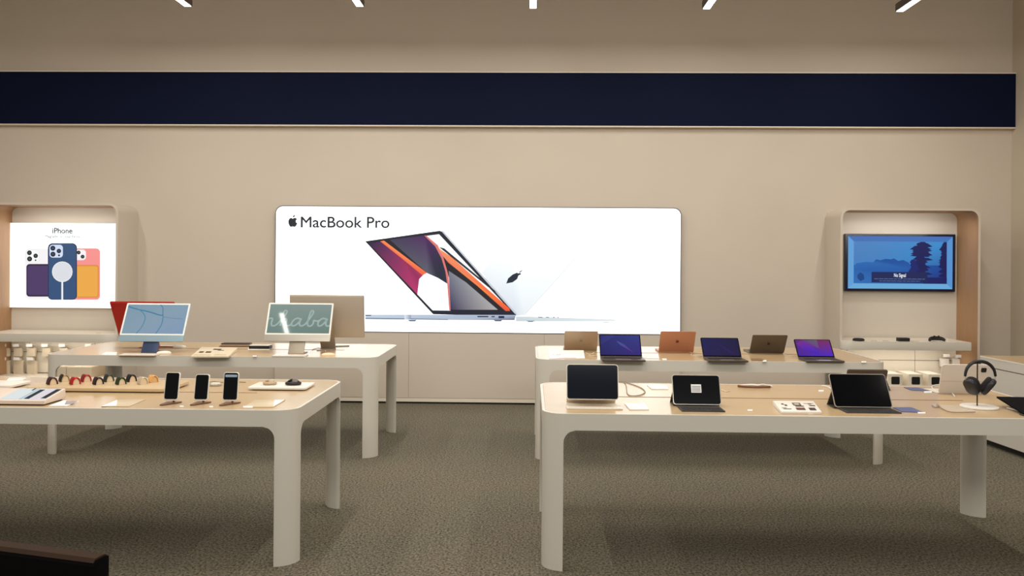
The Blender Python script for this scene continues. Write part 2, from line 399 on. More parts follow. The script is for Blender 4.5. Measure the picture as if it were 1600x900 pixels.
# drawers at the foot of each alcove and the seams of the panels above
for al, h, lab in ((alc_r, hr, 'r'), (alc_l, hl, 'l')):
    part('seam_backing', SEAM, al, lambda bm: box(bm, -h+.03, h-.03, DR-.0315, DR-.0302, .30, .70), smooth=False)
    part('drawer_unit', PANELW, al, lambda bm: box(bm, -h+.03, h-.03, .02, .43, 0, .292), bev=.003)
    part('panel', PANELW, al, lambda bm: box(bm, -h+.03, -h+.235, DR-.036, DR-.03, .30, .525), smooth=False)
    part('panel', PANELW, al, lambda bm: box(bm, -h+.24, -h+.965, DR-.036, DR-.03, .30, .525), smooth=False)
    part('panel', PANELW, al, lambda bm: box(bm, -h+.97, h-.03, DR-.036, DR-.03, .30, .525), smooth=False)
    part('panel', PANELW, al, lambda bm: box(bm, -h+.03, -h+.235, DR-.036, DR-.03, .531, .70), smooth=False)
    part('panel', PANELW, al, lambda bm: box(bm, -h+.24, -h+.965, DR-.036, DR-.03, .531, .70), smooth=False)
    part('panel', PANELW, al, lambda bm: box(bm, -h+.97, h-.03, DR-.036, DR-.03, .531, .70), smooth=False)

# shelves
SHZ = .775
def shelf(label, cx, h, x0, x1, side, px_end):
    s_ = thing('wall_shelf', label, 'shelf', (cx, AF, SHZ-.085))
    fy = -.10
    if side == 'L':     # rounded end on the left, square on the right
        pts = [(x1, fy), (x1, .40), (-h+.030, .40), (-h+.030, -.003), (x0, -.003)]
        for k in range(9):
            a = math.radians(180+90*k/8); pts.append((x0+.10+.10*math.cos(a), fy+.09+.09*math.sin(a)))
    else:
        pts = []
        for k in range(9):
            a = math.radians(270+90*k/8); pts.append((x1-.14+.14*math.cos(a), fy+.095+.095*math.sin(a)))
        pts += [(x1, -.003), (h-.030, -.003), (h-.030, .40), (x0, .40), (x0, fy)]
    part('shelf_board', FRAME, s_, lambda bm: prism(bm, pts, 0, .082, 'z'), bev=.003)
    part('shelf_top', PANELW, s_, lambda bm: prism(bm, [(a*.999, c) for a, c in pts], .082, .085, 'z'))
    return s_
xr1 = W(1518, 520, AF-.10).x-cxr
xr0 = W(1312, 520, AF).x-cxr
shelf('pale wall shelf under the television, rounded at its left end', cxr, hr, xr0, xr1, 'L', 0)
shelf('pale wall shelf under the phone poster, rounded at its right end', cxl, hl, -hl+.03, W(184, 520, AF).x-cxl, 'R', 0)
for cx in (cxr, cxl):
    area('shelf_light', (cx, AF+.18, SHZ-.10), (math.radians(12), 0, 0), 1.1, .03, 2.2)
    area('alcove_fill_light', (cx, AF+.05, 2.04), (math.radians(35), 0, 0), 1.1, .03, 3.0)  # strip added under the alcove top to lighten the back panel

# ------------------------------------------------------------------ ceiling lamps
for i, lx in enumerate(LAMP_X):
    nm = ['leftmost', 'second from the left', 'middle', 'second from the right', 'rightmost'][i]
    ln = 1.4; ye = LAMP_END[i]
    l_ = thing('linear_lamp', f'slim glowing strip lamp above the navy band, {nm} of the five', 'ceiling lamp', (lx, ye-ln/2, LAMP_Z), 0, 'strip lamps under the ceiling')
    part('housing', mat('lamp_housing', S(92, 84, 76), .5), l_, lambda bm: box(bm, -.042, .042, -ln/2, ln/2, 0, .07), bev=.003)
    part('diffuser', TICK, l_, lambda bm: box(bm, -.032, .032, -ln/2+.01, ln/2-.006, -.004, 0), smooth=False)
    for yy in (-.5, .5):
        part('suspension_rod', SILVER, l_, lambda bm: tube(bm, [(0, yy, .07), (0, yy, CEILZ-LAMP_Z)], .006))

# ------------------------------------------------------------------ tables
TH = .797; AP = .084; RC = .115
def make_table(name, label, x0, x1, y0, y1, group=None):
    cx, cy = (x0+x1)/2, (y0+y1)/2; hx, hy = (x1-x0)/2, (y1-y0)/2
    t_ = thing(name, label, 'table', (cx, cy, 0), 0, group)
    out = rrect(-hx, hx, -hy, hy, RC, 10); inn = rrect(-hx+.016, hx-.016, -hy+.016, hy-.016, RC-.016, 10); low = rrect(-hx+.028, hx-.028, -hy+.028, hy-.028, RC-.028, 10)
    def apron(bm):
        n = len(out)
        rings = [[bm.verts.new((a, c, z)) for a, c in ps] for ps, z in ((inn, TH-.006), (inn, TH), (out, TH), (out, TH-AP), (low, TH-AP), (low, TH-.03))]
        for A, B in zip(rings, rings[1:]):
            for k in range(n): bm.faces.new((A[k], A[(k+1) % n], B[(k+1) % n], B[k]))
    part('apron', FRAME, t_, apron, angle=40)
    part('wood_top', OAK, t_, lambda bm: prism(bm, rrect(-hx+.017, hx-.017, -hy+.017, hy-.017, RC-.017, 10), TH-.03, TH-.0005, 'z'))
    part('cable_slot', SLOT, t_, lambda bm: box(bm, -hx+.38, hx-.38, -.006, .006, TH-.0005, TH+.0006), smooth=False)
    # legs: a lens shaped column following the rounded corner, flaring into the apron
    def leg(sx, sy):
        a0 = .082; rf = .065; ztop = TH-AP+.001
        def path(s):                      # signed arc length from the middle of the corner -> point and inward normal
            la = PI/4*RC
            if abs(s) <= la:
                a = PI/4+s/RC
                return (hx-RC+RC*math.cos(a), hy-RC+RC*math.sin(a)), (-math.cos(a), -math.sin(a))
            if s > la: return (hx-RC-(s-la), hy), (0, -1)
            return (hx, hy-RC+(s+la)), (-1, 0)
        lv = [(0, 0), (ztop-rf-.001, 0)]+[(ztop-rf+rf*k/7, rf-math.sqrt(max(0, rf*rf-(rf*k/7)**2))) for k in range(1, 8)]
        N = 16
        def f(bm):
            rings = []
            for z, ex in lv:
                a = a0+ex; O_, I_ = [], []
                for k in range(N+1):
                    s = -a+2*a*k/N; (px, py), (nx, ny) = path(s)
                    th = .020; O_.append((px, py))
                    if abs(s) < a0:
                        (ax, ay), (anx, any_) = path(-a0); (bx_, by_), (bnx, bny) = path(a0); u = (s+a0)/(2*a0); bl = .016*math.sin(PI*u)
                        I_.append(((ax+anx*th)*(1-u)+(bx_+bnx*th)*u-bl*.707, (ay+any_*th)*(1-u)+(by_+bny*th)*u-bl*.707))
                    else: I_.append((px+nx*th, py+ny*th))
                rings.append([bm.verts.new((sx*p[0], sy*p[1], z)) for p in O_+I_[::-1]])
            n = len(rings[0])
            for A, B in zip(rings, rings[1:]):
                for k in range(n): bm.faces.new((A[k], A[(k+1) % n], B[(k+1) % n], B[k]))
            bm.faces.new(rings[0][::-1]); bm.faces.new(rings[-1])
        return part('leg', FRAME, t_, f, angle=50)
    for sx in (-1, 1):
        for sy in (-1, 1): leg(sx, sy)
    return t_
NY0, NY1 = 4.21, 5.32; FY0, FY1 = 6.56, 7.66
xNL = T(463, 882, 0).x; xNR = T(849, 885, 0).x
make_table('display_table', 'white and oak table at front left carrying the phones and watches', xNL-2.75, xNL, NY0, NY1)
make_table('display_table', 'white and oak table at front right carrying the tablets and headphones', .066, 2.83, NY0, NY1)
make_table('display_table', 'white and oak table at the back left carrying the desktop computers', -3.895, -1.215, FY0, FY1)
make_table('display_table', 'white and oak table at the back right carrying the rows of laptops', .048, 2.80, FY0, FY1)

# ------------------------------------------------------------------ devices
def solve_len(base, tilt, ytop, sgn=1):
    lo, hi = .02, 1.0
    for _i in range(40):
        m_ = (lo+hi)/2; p = Vector(base)+Vector((0, sgn*m_*math.sin(tilt), m_*math.cos(tilt)))
        if proj(p)[1] > ytop: lo = m_
        else: hi = m_
    return (lo+hi)/2

SCREEN_FX = {}
def wallpaper(kind, w_, h_):
    q = []
    def r(a, b, c, d): return [(a*w_, b*h_), (c*w_, b*h_), (c*w_, d*h_), (a*w_, d*h_)]
    if kind == 'violet':
        q.append((r(-.5, 0, .5, 1), [S(28, 24, 96), S(46, 30, 120), S(46, 54, 130), S(30, 40, 110)]))
        q.append(([(-.5*w_, .5*h_), (-.1*w_, h_), (-.35*w_, h_), (-.5*w_, .8*h_)], [S(44, 40, 110), S(46, 54, 130), S(40, 50, 120), S(40, 44, 110)]))
        q.append(([(-.1*w_, .72*h_), (.0*w_, .5*h_), (.32*w_, .12*h_), (.1*w_, .55*h_)], [S(70, 90, 165), S(80, 50, 150), S(96, 34, 130), S(50, 60, 140)]))
    if kind == 'dusk':
        q.append((r(-.5, 0, .5, 1), [S(26, 18, 76), S(24, 14, 66), S(18, 16, 60), S(18, 22, 82)]))
        q.append(([(-.2*w_, .9*h_), (.1*w_, .5*h_), (.4*w_, .05*h_), (.1*w_, .3*h_)], [S(22, 22, 80), S(40, 20, 88), S(44, 18, 84), S(30, 20, 84)]))
    if kind == 'bright':
        q.append((r(-.5, 0, .5, 1), [S(62, 22, 160), S(74, 30, 190), S(120, 40, 92), S(90, 34, 120)]))
        q.append(([(-.28*w_, h_), (.14*w_, .46*h_), (.14*w_, h_)], [S(86, 70, 110), S(110, 60, 130), S(96, 92, 110)]))
        q.append(([(-.5*w_, .75*h_), (-.28*w_, h_), (.14*w_, .46*h_), (.1*w_, .1*h_), (-.3*w_, .35*h_)], [S(116, 36, 130), S(120, 40, 140), S(80, 36, 150), S(56, 24, 190), S(70, 24, 180)]))
    return q
SCR = attr_mat('screen_picture', 1.0, .12)
def laptop(label, pxl, pxr, pyb, ytop, m, tilt=40, screen='violet', base_front=None, away=False, group=None, yaw=0, logo=None):
    zb_ = TH+.014
    A = T(pxl, pyb, zb_); B = T(pxr, pyb, zb_); c = (A+B)/2; wd_ = (B-A).length
    t_ = math.radians(tilt)
    L = solve_len(c, t_, ytop, -1 if away else 1)
    bd = .212
    t0 = thing('laptop', label, 'laptop', (c.x, c.y, TH), (PI if away else 0)+yaw, group)
    hwid = wd_/2
    bs = part('base', m, t0, lambda bm: prism(bm, rrect(-hwid, hwid, -bd, 0, .012), .001, .013, 'z'), bev=.002)
    kb = part('keyboard', KEYS, t0, lambda bm: [box(bm, -hwid*.86+i*hwid*.1235, -hwid*.86+(i+.86)*hwid*.1235, -.115+j*.0185, -.115+j*.0185+.0155, .0125, .0142) for i in range(14) for j in range(5)], smooth=False)
    part('trackpad', mat('trackpad', S(120, 112, 104), .3), t0, lambda bm: prism(bm, rrect(-hwid*.36, hwid*.36, -.2, -.128, .004), .0128, .0134, 'z'))
    lid = part('lid', m, t0, lambda bm: prism(bm, rrect(-hwid, hwid, 0, L, [.011, .011, .002, .002]), 0, .006, 'y'), bev=.0015)
    lid.location = (0, 0, .013); lid.rotation_euler = (-t_, 0, 0)
    part('bezel', BLACKG, lid, lambda bm: prism(bm, rrect(-hwid+.002, hwid-.002, .006, L-.002, .009), -.0008, .0, 'y'), smooth=False)
    sw, sh_ = 2*hwid-.018, L-.026
    if not away:
        its = [([(x_, z_+.018) for x_, z_ in p_], cc) for p_, cc in wallpaper(screen, sw, sh_)]
        picture('screen', its, SCR, lid, y=-.0011, step=.0001)
    else:
        emblem(logo or mat('logo_dark', S(88, 62, 46), .3), lid, 0, L*.5, .0066, L*.135)
    return t0
fr = 'front row of laptops on the back right table'
laptop('open laptop with a blue and violet screen, leftmost facing the front', 938, 1003, 557.5, 522.5, GREYM, 40, 'violet', group=fr)
laptop('open laptop with a very dark indigo screen, middle of the front row', 1099.5, 1158.5, 558.5, 527.5, GREYM, 41, 'dusk', group=fr)
laptop('open laptop with a bright magenta and blue screen, right end of the front row', 1248, 1304, 559, 530, GREYM, 42, 'bright', group=fr)
br = 'laptops facing the wall on the back right table'
laptop('champagne gold laptop seen from behind, left end of the back row', 881.5, 932.5, 545.5, 517, GOLDM, 30, away=True, group=br, logo=mat('logo_gold', S(150, 120, 92), .3))
laptop('copper pink laptop seen from behind, in front of the sign corner', 1029.5, 1083, 548, 517.3, ROSEM, 30, away=True, group=br, logo=mat('logo_red', S(112, 44, 26), .3))
laptop('dark grey laptop seen from behind, right end of the back row', 1171.5, 1224, 549.5, 523, mat('space_grey_dark', S(100, 88, 74), .45, metal=.3), 34, away=True, group=br, logo=mat('logo_black', S(44, 34, 26), .3))

# desktop computers ------------------------------------------------
def desktop(label, foot, pxl, pxr, pyb, ytop, tilt, m_chin, m_bezel, m_stand, kind, away=False, fd=.13, wst=.13, chin=.055):
    fp = T(foot[0], foot[1], TH)
    s_ = scale_at(fp); cx = fp.x; wd_ = (pxr-pxl)/s_; h0 = (foot[1]-pyb)/s_
    cxs = W((pxl+pxr)/2, pyb, fp.y).x-cx
    tl = math.radians(tilt); sg = -1 if away else 1
    yb_ = fp.y+sg*.03
    base = Vector((cx+cxs, yb_, W(foot[0], pyb, yb_).z)); L = solve_len(base, tl, ytop, sg)
    t0 = thing('desktop_computer', label, 'computer', (cx, fp.y, TH), PI if away else 0)
    zb_ = base.z-TH
    ox = cxs*sg
    part('stand', m_stand, t0, lambda bm: (prism(bm, rrect(ox-wst/2, ox+wst/2, 0, fd, .004), 0, .006, 'z'),
         prism(bm, [(.004, .004), (.016, .004), (.14, zb_+L*.45), (.128, zb_+L*.45)], ox-wst/2, ox+wst/2, 'x')), bev=.0015)
    h2 = wd_/2
    ch = part('display', m_chin, t0, lambda bm: prism(bm, rrect(-h2, h2, 0, L, .008), 0, .012, 'y'), bev=.001)
    ch.location = (ox, .03, zb_); ch.rotation_euler = (-tl, 0, 0)
    if not away:
        part('bezel', m_bezel, ch, lambda bm: prism(bm, rrect(-h2, h2, chin, L, [.008, .008, 0, 0]), -.0012, 0, 'y'), smooth=False)
        sw, sh_ = wd_-.028, L-chin-.026
        z0 = chin+.013
        def q(a, b): return ((a-.5)*sw, z0+b*sh_)
        if kind == 'blue':
            its = [([q(0, 0), q(1, 0), q(1, 1), q(0, 1)], [S(150, 176, 196), S(146, 172, 208), S(150, 178, 198), S(140, 172, 194)])]
            def st(pts, wd2, col):
                for r_ in ribbon([q(*p_[:2])[:2] for p_ in curve_pts([(a, b, 0) for a, b in pts], 8)], wd2): its.append((r_, col))
            cA = S(74, 140, 172)
            st([(.0, .93), (.15, .84), (.3, .78), (.42, .72), (.55, .64), (.62, .635)], .010, cA)
            st([(.12, .88), (.23, .78), (.31, .62), (.33, .45), (.30, .2), (.24, 0)], .008, S(96, 152, 182))
            st([(.53, 1), (.58, .9), (.60, .72), (.62, .55), (.62, .3), (.56, .0)], .008, S(92, 146, 180))
            st([(.62, .58), (.75, .54), (.95, .51)], .006, S(118, 158, 190))
        else:
            its = [([q(0, 0), q(1, 0), q(1, 1), q(0, 1)], [S(124, 150, 142), S(120, 146, 138), S(150, 168, 162), S(146, 168, 160)])]
            strokes = [[(-.0, .48), (.03, .51), (.065, .49), (.055, .36), (.06, .27), (.085, .245), (.12, .26), (.16, .33), (.22, .5), (.27, .66), (.285, .75), (.26, .79), (.235, .74), (.225, .6), (.215, .42), (.20, .25)],
                       [(.205, .33), (.235, .46), (.27, .5), (.295, .46), (.29, .36), (.295, .27), (.325, .25), (.37, .29)],
                       [(.51, .49), (.47, .52), (.42, .47), (.385, .37), (.385, .28), (.42, .25), (.47, .31), (.51, .42), (.53, .51), (.51, .38), (.515, .28), (.54, .25), (.59, .29), (.64, .42), (.69, .6), (.715, .72), (.70, .79), (.67, .74), (.655, .6), (.64, .4), (.645, .28), (.675, .245), (.715, .28), (.735, .37), (.73, .45), (.78, .42), (.82, .44)],
                       [(.93, .49), (.89, .52), (.84, .47), (.81, .37), (.81, .28), (.84, .25), (.89, .31), (.93, .42), (.95, .51), (.935, .38), (.94, .28), (.965, .25), (1.0, .27)]]
            for stk in strokes:
                cp = curve_pts([(a, b, 0) for a, b in stk], 5)
                for wd2, col in ((.011, S(214, 234, 230)), (.0045, S(140, 166, 158))):
                    for r_ in ribbon([q(p_.x, p_.y) for p_ in cp], wd2): its.append((r_, col))
        picture('screen', its, SCRD, ch, y=-.0016, step=.000003)
    else:
        part('back_cover', m_chin, ch, lambda bm: prism(bm, rrect(-h2+.004, h2-.004, .004, L-.004, .008), .012, .02 if kind != 'big' else .03, 'y'), bev=.006)
        emblem(mat('logo_silver', S(120, 108, 96), .3), ch, 0, L*.5, .0212 if kind != 'big' else .0312, .07)
    return t0
SCRD = attr_mat('desktop_picture', .78, .04)
BLUEC = mat('blue_chin', S(146, 170, 182), .4, metal=.2)
desktop('desktop computer with a pale blue screen and blue chin', (237, 551.5), 181, 283.5, 533.5, 474, 27, BLUEC, mat('bezel_pale', S(232, 234, 226), .3), mat('blue_stand', S(60, 76, 108), .35, metal=.3), 'blue')
desktop('desktop computer with a grey green screen showing handwriting', (466, 553), 410, 514, 533, 473.5, 24, SILVER, mat('bezel_pale2', S(232, 230, 220), .3), mat('silver_stand', S(170, 160, 142), .4, metal=.3), 'hand')
desktop('red desktop computer seen from behind, hidden by the blue one', (240, 541.5), 190, 289, 528, 471, 29, mat('red_metal', S(176, 26, 20), .4, metal=.2), None, mat('red_stand', S(200, 110, 84), .4), 'red', away=True)
desktop('large silver desktop computer seen from behind, overlapping the glowing sign', (508, 545), 456, 571.5, 526.5, 461, 7, mat('silver_back', S(184, 170, 152), .45, metal=.3), None, mat('silver_stand2', S(176, 162, 144), .4, metal=.3), 'big', away=True, fd=.16)

def slab(name, label, cat, px, z=TH, h=.006, m=WHITE, r=.004, bev=0, group=None, off=0):
    """flat thing on a level surface; px are its four photo corners"""
    P = [T(a, b, z+h) for a, b in px]; c = sum(P, Vector())/4
    o = part(name, m, None, lambda bm: prism(bm, [(p.x-c.x, p.y-c.y) for p in P], 0, h, 'z'), bev=bev)
    o.location = (c.x, c.y, z+off)
    if cat: tag(o, label, cat, group)
    return o
# keyboards and mice by the desktop computers
def keyboard(label, px, m):
    P = [T(a, b, TH+.008) for a, b in px]; c = sum(P, Vector())/4
    w_ = ((P[1]-P[0]).length+(P[2]-P[3]).length)/2; d_ = .115
    t0 = thing('keyboard', label, 'keyboard', (c.x, c.y, TH))
    part('body', m, t0, lambda bm: prism(bm, rrect(-w_/2, w_/2, -d_/2, d_/2, .012), 0, .007, 'z'), bev=.002)
    part('keys', WHITE, t0, lambda bm: [box(bm, -w_/2+.008+i*(w_-.016)/14, -w_/2+.008+(i+.86)*(w_-.016)/14, -d_/2+.008+j*.02, -d_/2+.025+j*.02, .007, .009) for i in range(14) for j in range(5)], smooth=False)
    return t0
keyboard('pale pink and white keyboard in front of the blue desktop computer', [(183, 556), (244, 556), (250, 551), (192, 551)], mat('kb_beige', S(214, 190, 170), .5))
keyboard('pale keyboard in front of the handwriting desktop computer', [(423, 557), (478, 557), (481, 553), (430, 553)], mat('kb_silver', S(206, 196, 180), .5))
def mouse(label, px, py, rz, m):
    p = T(px, py, TH+.01)
    def f(bm):
        prism(bm, ellipse(0, 0, .030, .056, 24), 0, .006, 'z')
        A = ellipse(0, 0, .030, .056, 24)
        rings = [[bm.verts.new((a*s, b*s, z)) for a, b in A] for s, z in ((1, .006), (.96, .011), (.82, .017), (.5, .021), (.15, .0225))]
        for X, Y in zip(rings, rings[1:]):
            for k in range(24): bm.faces.new((X[k], X[(k+1) % 24], Y[(k+1) % 24], Y[k]))
        bm.faces.new(rings[-1])
    o = part('computer_mouse', m, None, f); o.location = (p.x, p.y, TH); o.rotation_euler = (0, 0, rz)
    return tag(o, label, 'mouse')
mouse('white mouse just right of the blue computer stand', 256, 550.5, -1.2, WHITE)
mouse('cream mouse right of the handwriting desktop computer', 513, 553.5, -1.2, mat('cream_plastic', S(238, 214, 178), .4))
mouse('white mouse behind the blue computer, at the end of the red keyboard', 280.5, 541, -1.5, WHITE)
keyboard('red keyboard lying behind the blue desktop computer stand', [(247, 541.5), (276, 541.5), (274, 539), (247, 539)], mat('kb_red', S(160, 70, 50), .5)).scale = (1, .8, 1)

def cable(label, pts, z=TH, r=.0028, m=CABLEW, name='cable'):
    P = [T(a, b, z+.004) for a, b in pts]
    c = P[0].copy(); c.z = z
    o = part(name, m, None, lambda bm: tube(bm, curve_pts([(p.x-c.x, p.y-c.y, r+.0004) for p in P], 6), r, 6))
    o.location = c
    return tag(o, label, 'cable')
cable('pale cable curling out from the handwriting computer stand toward the cream mouse', [(488, 546), (497, 543.5), (506, 545.5), (509, 549.5)])

# ---- far left table accessories
def info_board(label, px, rise, m, marks, h=.012, name='info_board'):
    """slanted acrylic information board: front edge low, back edge raised; px front-left, front-right, back-right, back-left"""
    fl, fr_, brr, bl = [T(a, b, TH+h) for a, b in px[:2]]+[T(a, b, TH+h+rise) for a, b in px[2:]]
    c = (fl+fr_)/2; c.z = TH
    t0 = thing(name, label, 'info board', c)
    L_ = [p-c for p in (fl, fr_, brr, bl)]
    def f(bm):
        top = [bm.verts.new(p) for p in L_]; bot = [bm.verts.new((p.x, p.y, 0)) for p in L_]
        bm.faces.new(top); bm.faces.new(bot[::-1])
        for k in range(4): bm.faces.new((bot[k], bot[(k+1) % 4], top[(k+1) % 4], top[k]))
    part('plinth', m, t0, f, bev=.0015)
    def at2(u, v): return L_[0]*(1-u)*(1-v)+L_[1]*u*(1-v)+L_[2]*u*v+L_[3]*(1-u)*v
    bm = nb(); cols = []; me = bpy.data.meshes.new('printing')
    for i, (u0, v0, u1, v1, col) in enumerate(marks):
        vs = [bm.verts.new(at2(u, v)+Vector((0, 0, .0012+i*.00004))) for u, v in ((u0, v0), (u1, v0), (u1, v1), (u0, v1))]
        bm.faces.new(vs); cols.append(col)
    bm.to_mesh(me); bm.free(); at_ = me.color_attributes.new('Col', 'FLOAT_COLOR', 'CORNER')
    for k, col in enumerate(cols):
        for j in range(4): at_.data[4*k+j].color = col
    me.materials.append(PRN); o = bpy.data.objects.new('printing', me); C.objects.link(o); o.parent = t0
    return t0
PRN = attr_mat('board_print', 0, .5, base=1)
BRN = S(70, 54, 42); TAN = S(190, 168, 138)
info_board('slanted cream board with small dark pictures between the two desktop computers', [(298, 556.5), (357, 556.5), (371, 543), (315, 542)], .02, mat('cream_board', S(222, 206, 178), .4),
           [(.1, .35, .22, .5, BRN), (.28, .35, .42, .5, BRN), (.4, .68, .62, .8, BRN), (.55, .6, .72, .66, BRN), (.06, .1, .5, .14, TAN), (.58, .12, .9, .16, TAN)])
slab('packaging_box', 'flat white and black box left of the handwriting computer', 'box', [(387, 546), (421, 546), (426, 539.5), (390, 539)], h=.004, m=PAPER)
bx = T(404, 546, TH)
o = thing('media_player_box', 'low black device with a white top beside the handwriting computer', 'device', (bx.x, bx.y+.05, TH+.0045))
part('body', BLACK, o, lambda bm: prism(bm, rrect(-.088, .088, -.05, .06, .012), .0, .026, 'z'), bev=.003)
part('top_plate', WHITE, o, lambda bm: prism(bm, rrect(-.086, .086, -.048, .058, .012), .026, .030, 'z'), bev=.001)
def stripbox(name, label, cat, a, b, d, z0, z1, m, z=TH, rz=0, bev=.002):
    A = T(a[0], a[1], z); B = T(b[0], b[1], z); c = (A+B)/2
    o = part(name, m, None, lambda bm: prism(bm, rrect(-(B-A).length/2, (B-A).length/2, 0, d, min(.01, d*.3)), z0, z1, 'z'), bev=bev)
    o.location = (c.x, c.y, z); o.rotation_euler = (0, 0, math.atan2(B.y-A.y, B.x-A.x)+rz)
    return tag(o, label, cat)
stripbox('keyboard_case', 'thin dark keyboard case, rear one behind the cream board', 'keyboard', (345, 538.2), (390, 538.4), .09, 0, .010, mat('case_brown', S(62, 42, 32), .5))
stripbox('keyboard_case', 'thin dark brown keyboard case just behind the cream board', 'keyboard', (342, 541.8), (388, 542.0), .06, 0, .007, mat('case_brown2', S(96, 62, 42), .5))
slab('paper_leaflet', 'white leaflet lying left of the blue computer keyboard', 'leaflet', [(157, 554.5), (182, 554.5), (183, 550), (165, 550)], h=.002, m=PAPER)
slab('price_tag', 'tiny white tag near the front edge between cream board and handwriting computer', 'tag', [(395, 557), (401, 557), (401, 555.6), (395, 555.6)], h=.003, m=PAPER)
stripbox('stylus', 'dark pen lying right of the silver computer stand', 'pen', (524, 541.8), (546, 541.2), .010, 0, .008, mat('pen_dark', S(70, 60, 52), .4))

# ---- far right table accessories
info_board('large white card leaning low at the left end of the back right table', [(858, 560), (914, 559.5), (912, 547), (857, 547.5)], .012, PAPER,
           [(.08, .42, .16, .46, S(120, 116, 112)), (.2, .42, .34, .46, S(120, 116, 112)), (.25, .02, .75, .05, S(200, 120, 130))], h=.004)
slab('price_card', 'small clear card right of the blue violet laptop', 'card', [(1004, 559.5), (1030, 560), (1028, 553), (1010, 552.5)], h=.003, m=PAPER)
slab('card', 'small brown card right of the dark indigo laptop', 'card', [(1175, 563), (1194, 563.4), (1190, 560), (1173, 560)], h=.003, m=mat('card_brown', S(130, 96, 62), .6))
slab('price_tag', 'tiny white tag touching the small brown card', 'tag', [(1191, 564.8), (1198, 564.8), (1197, 562.6), (1192, 562.6)], h=.003, m=PAPER)
slab('price_tag', 'tiny white tag near the right corner of the back right table', 'tag', [(1346, 566.2), (1354, 566.2), (1353, 564.4), (1346, 564.4)], h=.003, m=PAPER)
slab('price_tag', 'tiny white tag right of the clear card on the back right table', 'tag', [(1036, 562), (1042, 562), (1041, 560.2), (1034, 560.2)], h=.003, m=PAPER)
cable('pale cable beside the champagne gold laptop', [(915, 551), (922, 553.5), (928, 551), (925, 553), (919, 555), (932, 556)])
cable('pale cable looping from the copper pink laptop', [(1074, 549.5), (1081, 551), (1080, 555), (1090, 557), (1098, 556)])
cable('pale cable running from the dark grey laptop toward the bright magenta one', [(1223, 551.5), (1226, 554.5), (1236, 555.5), (1246, 555.2)])

# ---- near right table
def tablet(label, pxl, pxr, pyb, ytop, tilt, m_edge, m_scr, m_base, base_px, lift=.02, hinge=True, group=None, keycol=KEYS, base_d=.19):
    zb_ = TH+lift; A = T(pxl, pyb, zb_); B = T(pxr, pyb, zb_); c = (A+B)/2; wd_ = (B-A).length
    tl = math.radians(tilt); L = solve_len(c, tl, ytop)
    t0 = thing('tablet_computer', label, 'tablet', (c.x, c.y, TH), 0, group); h2 = wd_/2
    body = part('body', m_edge, t0, lambda bm: prism(bm, rrect(-h2, h2, 0, L, .016), 0, .007, 'y'), bev=.0015)
    body.location = (0, 0, lift); body.rotation_euler = (-tl, 0, 0)
    part('screen', m_scr, body, lambda bm: prism(bm, rrect(-h2+.004, h2-.004, .004, L-.004, .013), -.0006, 0, 'y'), smooth=False)
    FA = T(base_px[0], base_px[2], TH+.007); FB = T(base_px[1], base_px[2], TH+.007)
    y0 = (FA.y+FB.y)/2-c.y
    xo = ((FA.x+FB.x)/2-c.x)
    part('keyboard_base', m_base, t0, lambda bm: prism(bm, [(FA.x-c.x, y0), (FB.x-c.x, y0), (FB.x-c.x, .03), (FA.x-c.x, .03)], 0, .006, 'z'), bev=.0015)
    kw = (FB.x-FA.x)*.94
    part('keys', keycol, t0, lambda bm: [box(bm, xo-kw/2+i*kw/13, xo-kw/2+(i+.85)*kw/13, y0+.008+j*.02, y0+.025+j*.02, .006, .008) for i in range(13) for j in range(4) if y0+.025+j*.02 < .0], smooth=False)
    lean = L*.5
    by = .007+lean*math.sin(tl); bz = lift+lean*math.cos(tl)
    part('support_flap', m_base, t0, lambda bm: prism(bm, [(by-.002, bz), (by+.006, bz+.003), (.145, .001), (.03, .001), (.03, .006), (.13, .006)], -h2*.96, h2*.96, 'x'), bev=.001)
    return t0, body, L, h2
CREAM = mat('tablet_cream', S(228, 216, 196), .35)
tablet('upright tablet with a blank dark blue screen on a white keyboard', 885.5, 966.5, 624.5, 569, 14, CREAM, NAVYG, CREAM, (886, 973, 638), lift=.042, keycol=WHITE)
tb, body, L, h2 = tablet('silver tablet on a black keyboard folio with a small paper label on its screen', 1052.5, 1127, 632.5, 585.5, 22, SILVER, BLACKG, DARKG, (1066, 1133, 641.5), lift=.012)
bm_ = part('paper_label', PAPER, body, lambda bm: box(bm, -.028, .026, -.0012, -.0006, L*.40, L*.40+.045), smooth=False)
part('label_text', mat('label_grey', S(150, 150, 154), .6), body, lambda bm: [box(bm, -.024, .022, -.0015, -.0012, L*.40+.006+k*.0085, L*.40+.011+k*.0085) for k in range(4)], smooth=False)
tablet('big black tablet on a black keyboard folio, right of the picture board', 1306, 1394, 636.5, 584, 33, mat('graphite', S(150, 140, 126), .4, metal=.4), BLACKG, DARKG, (1324, 1408, 643.8), lift=.012)

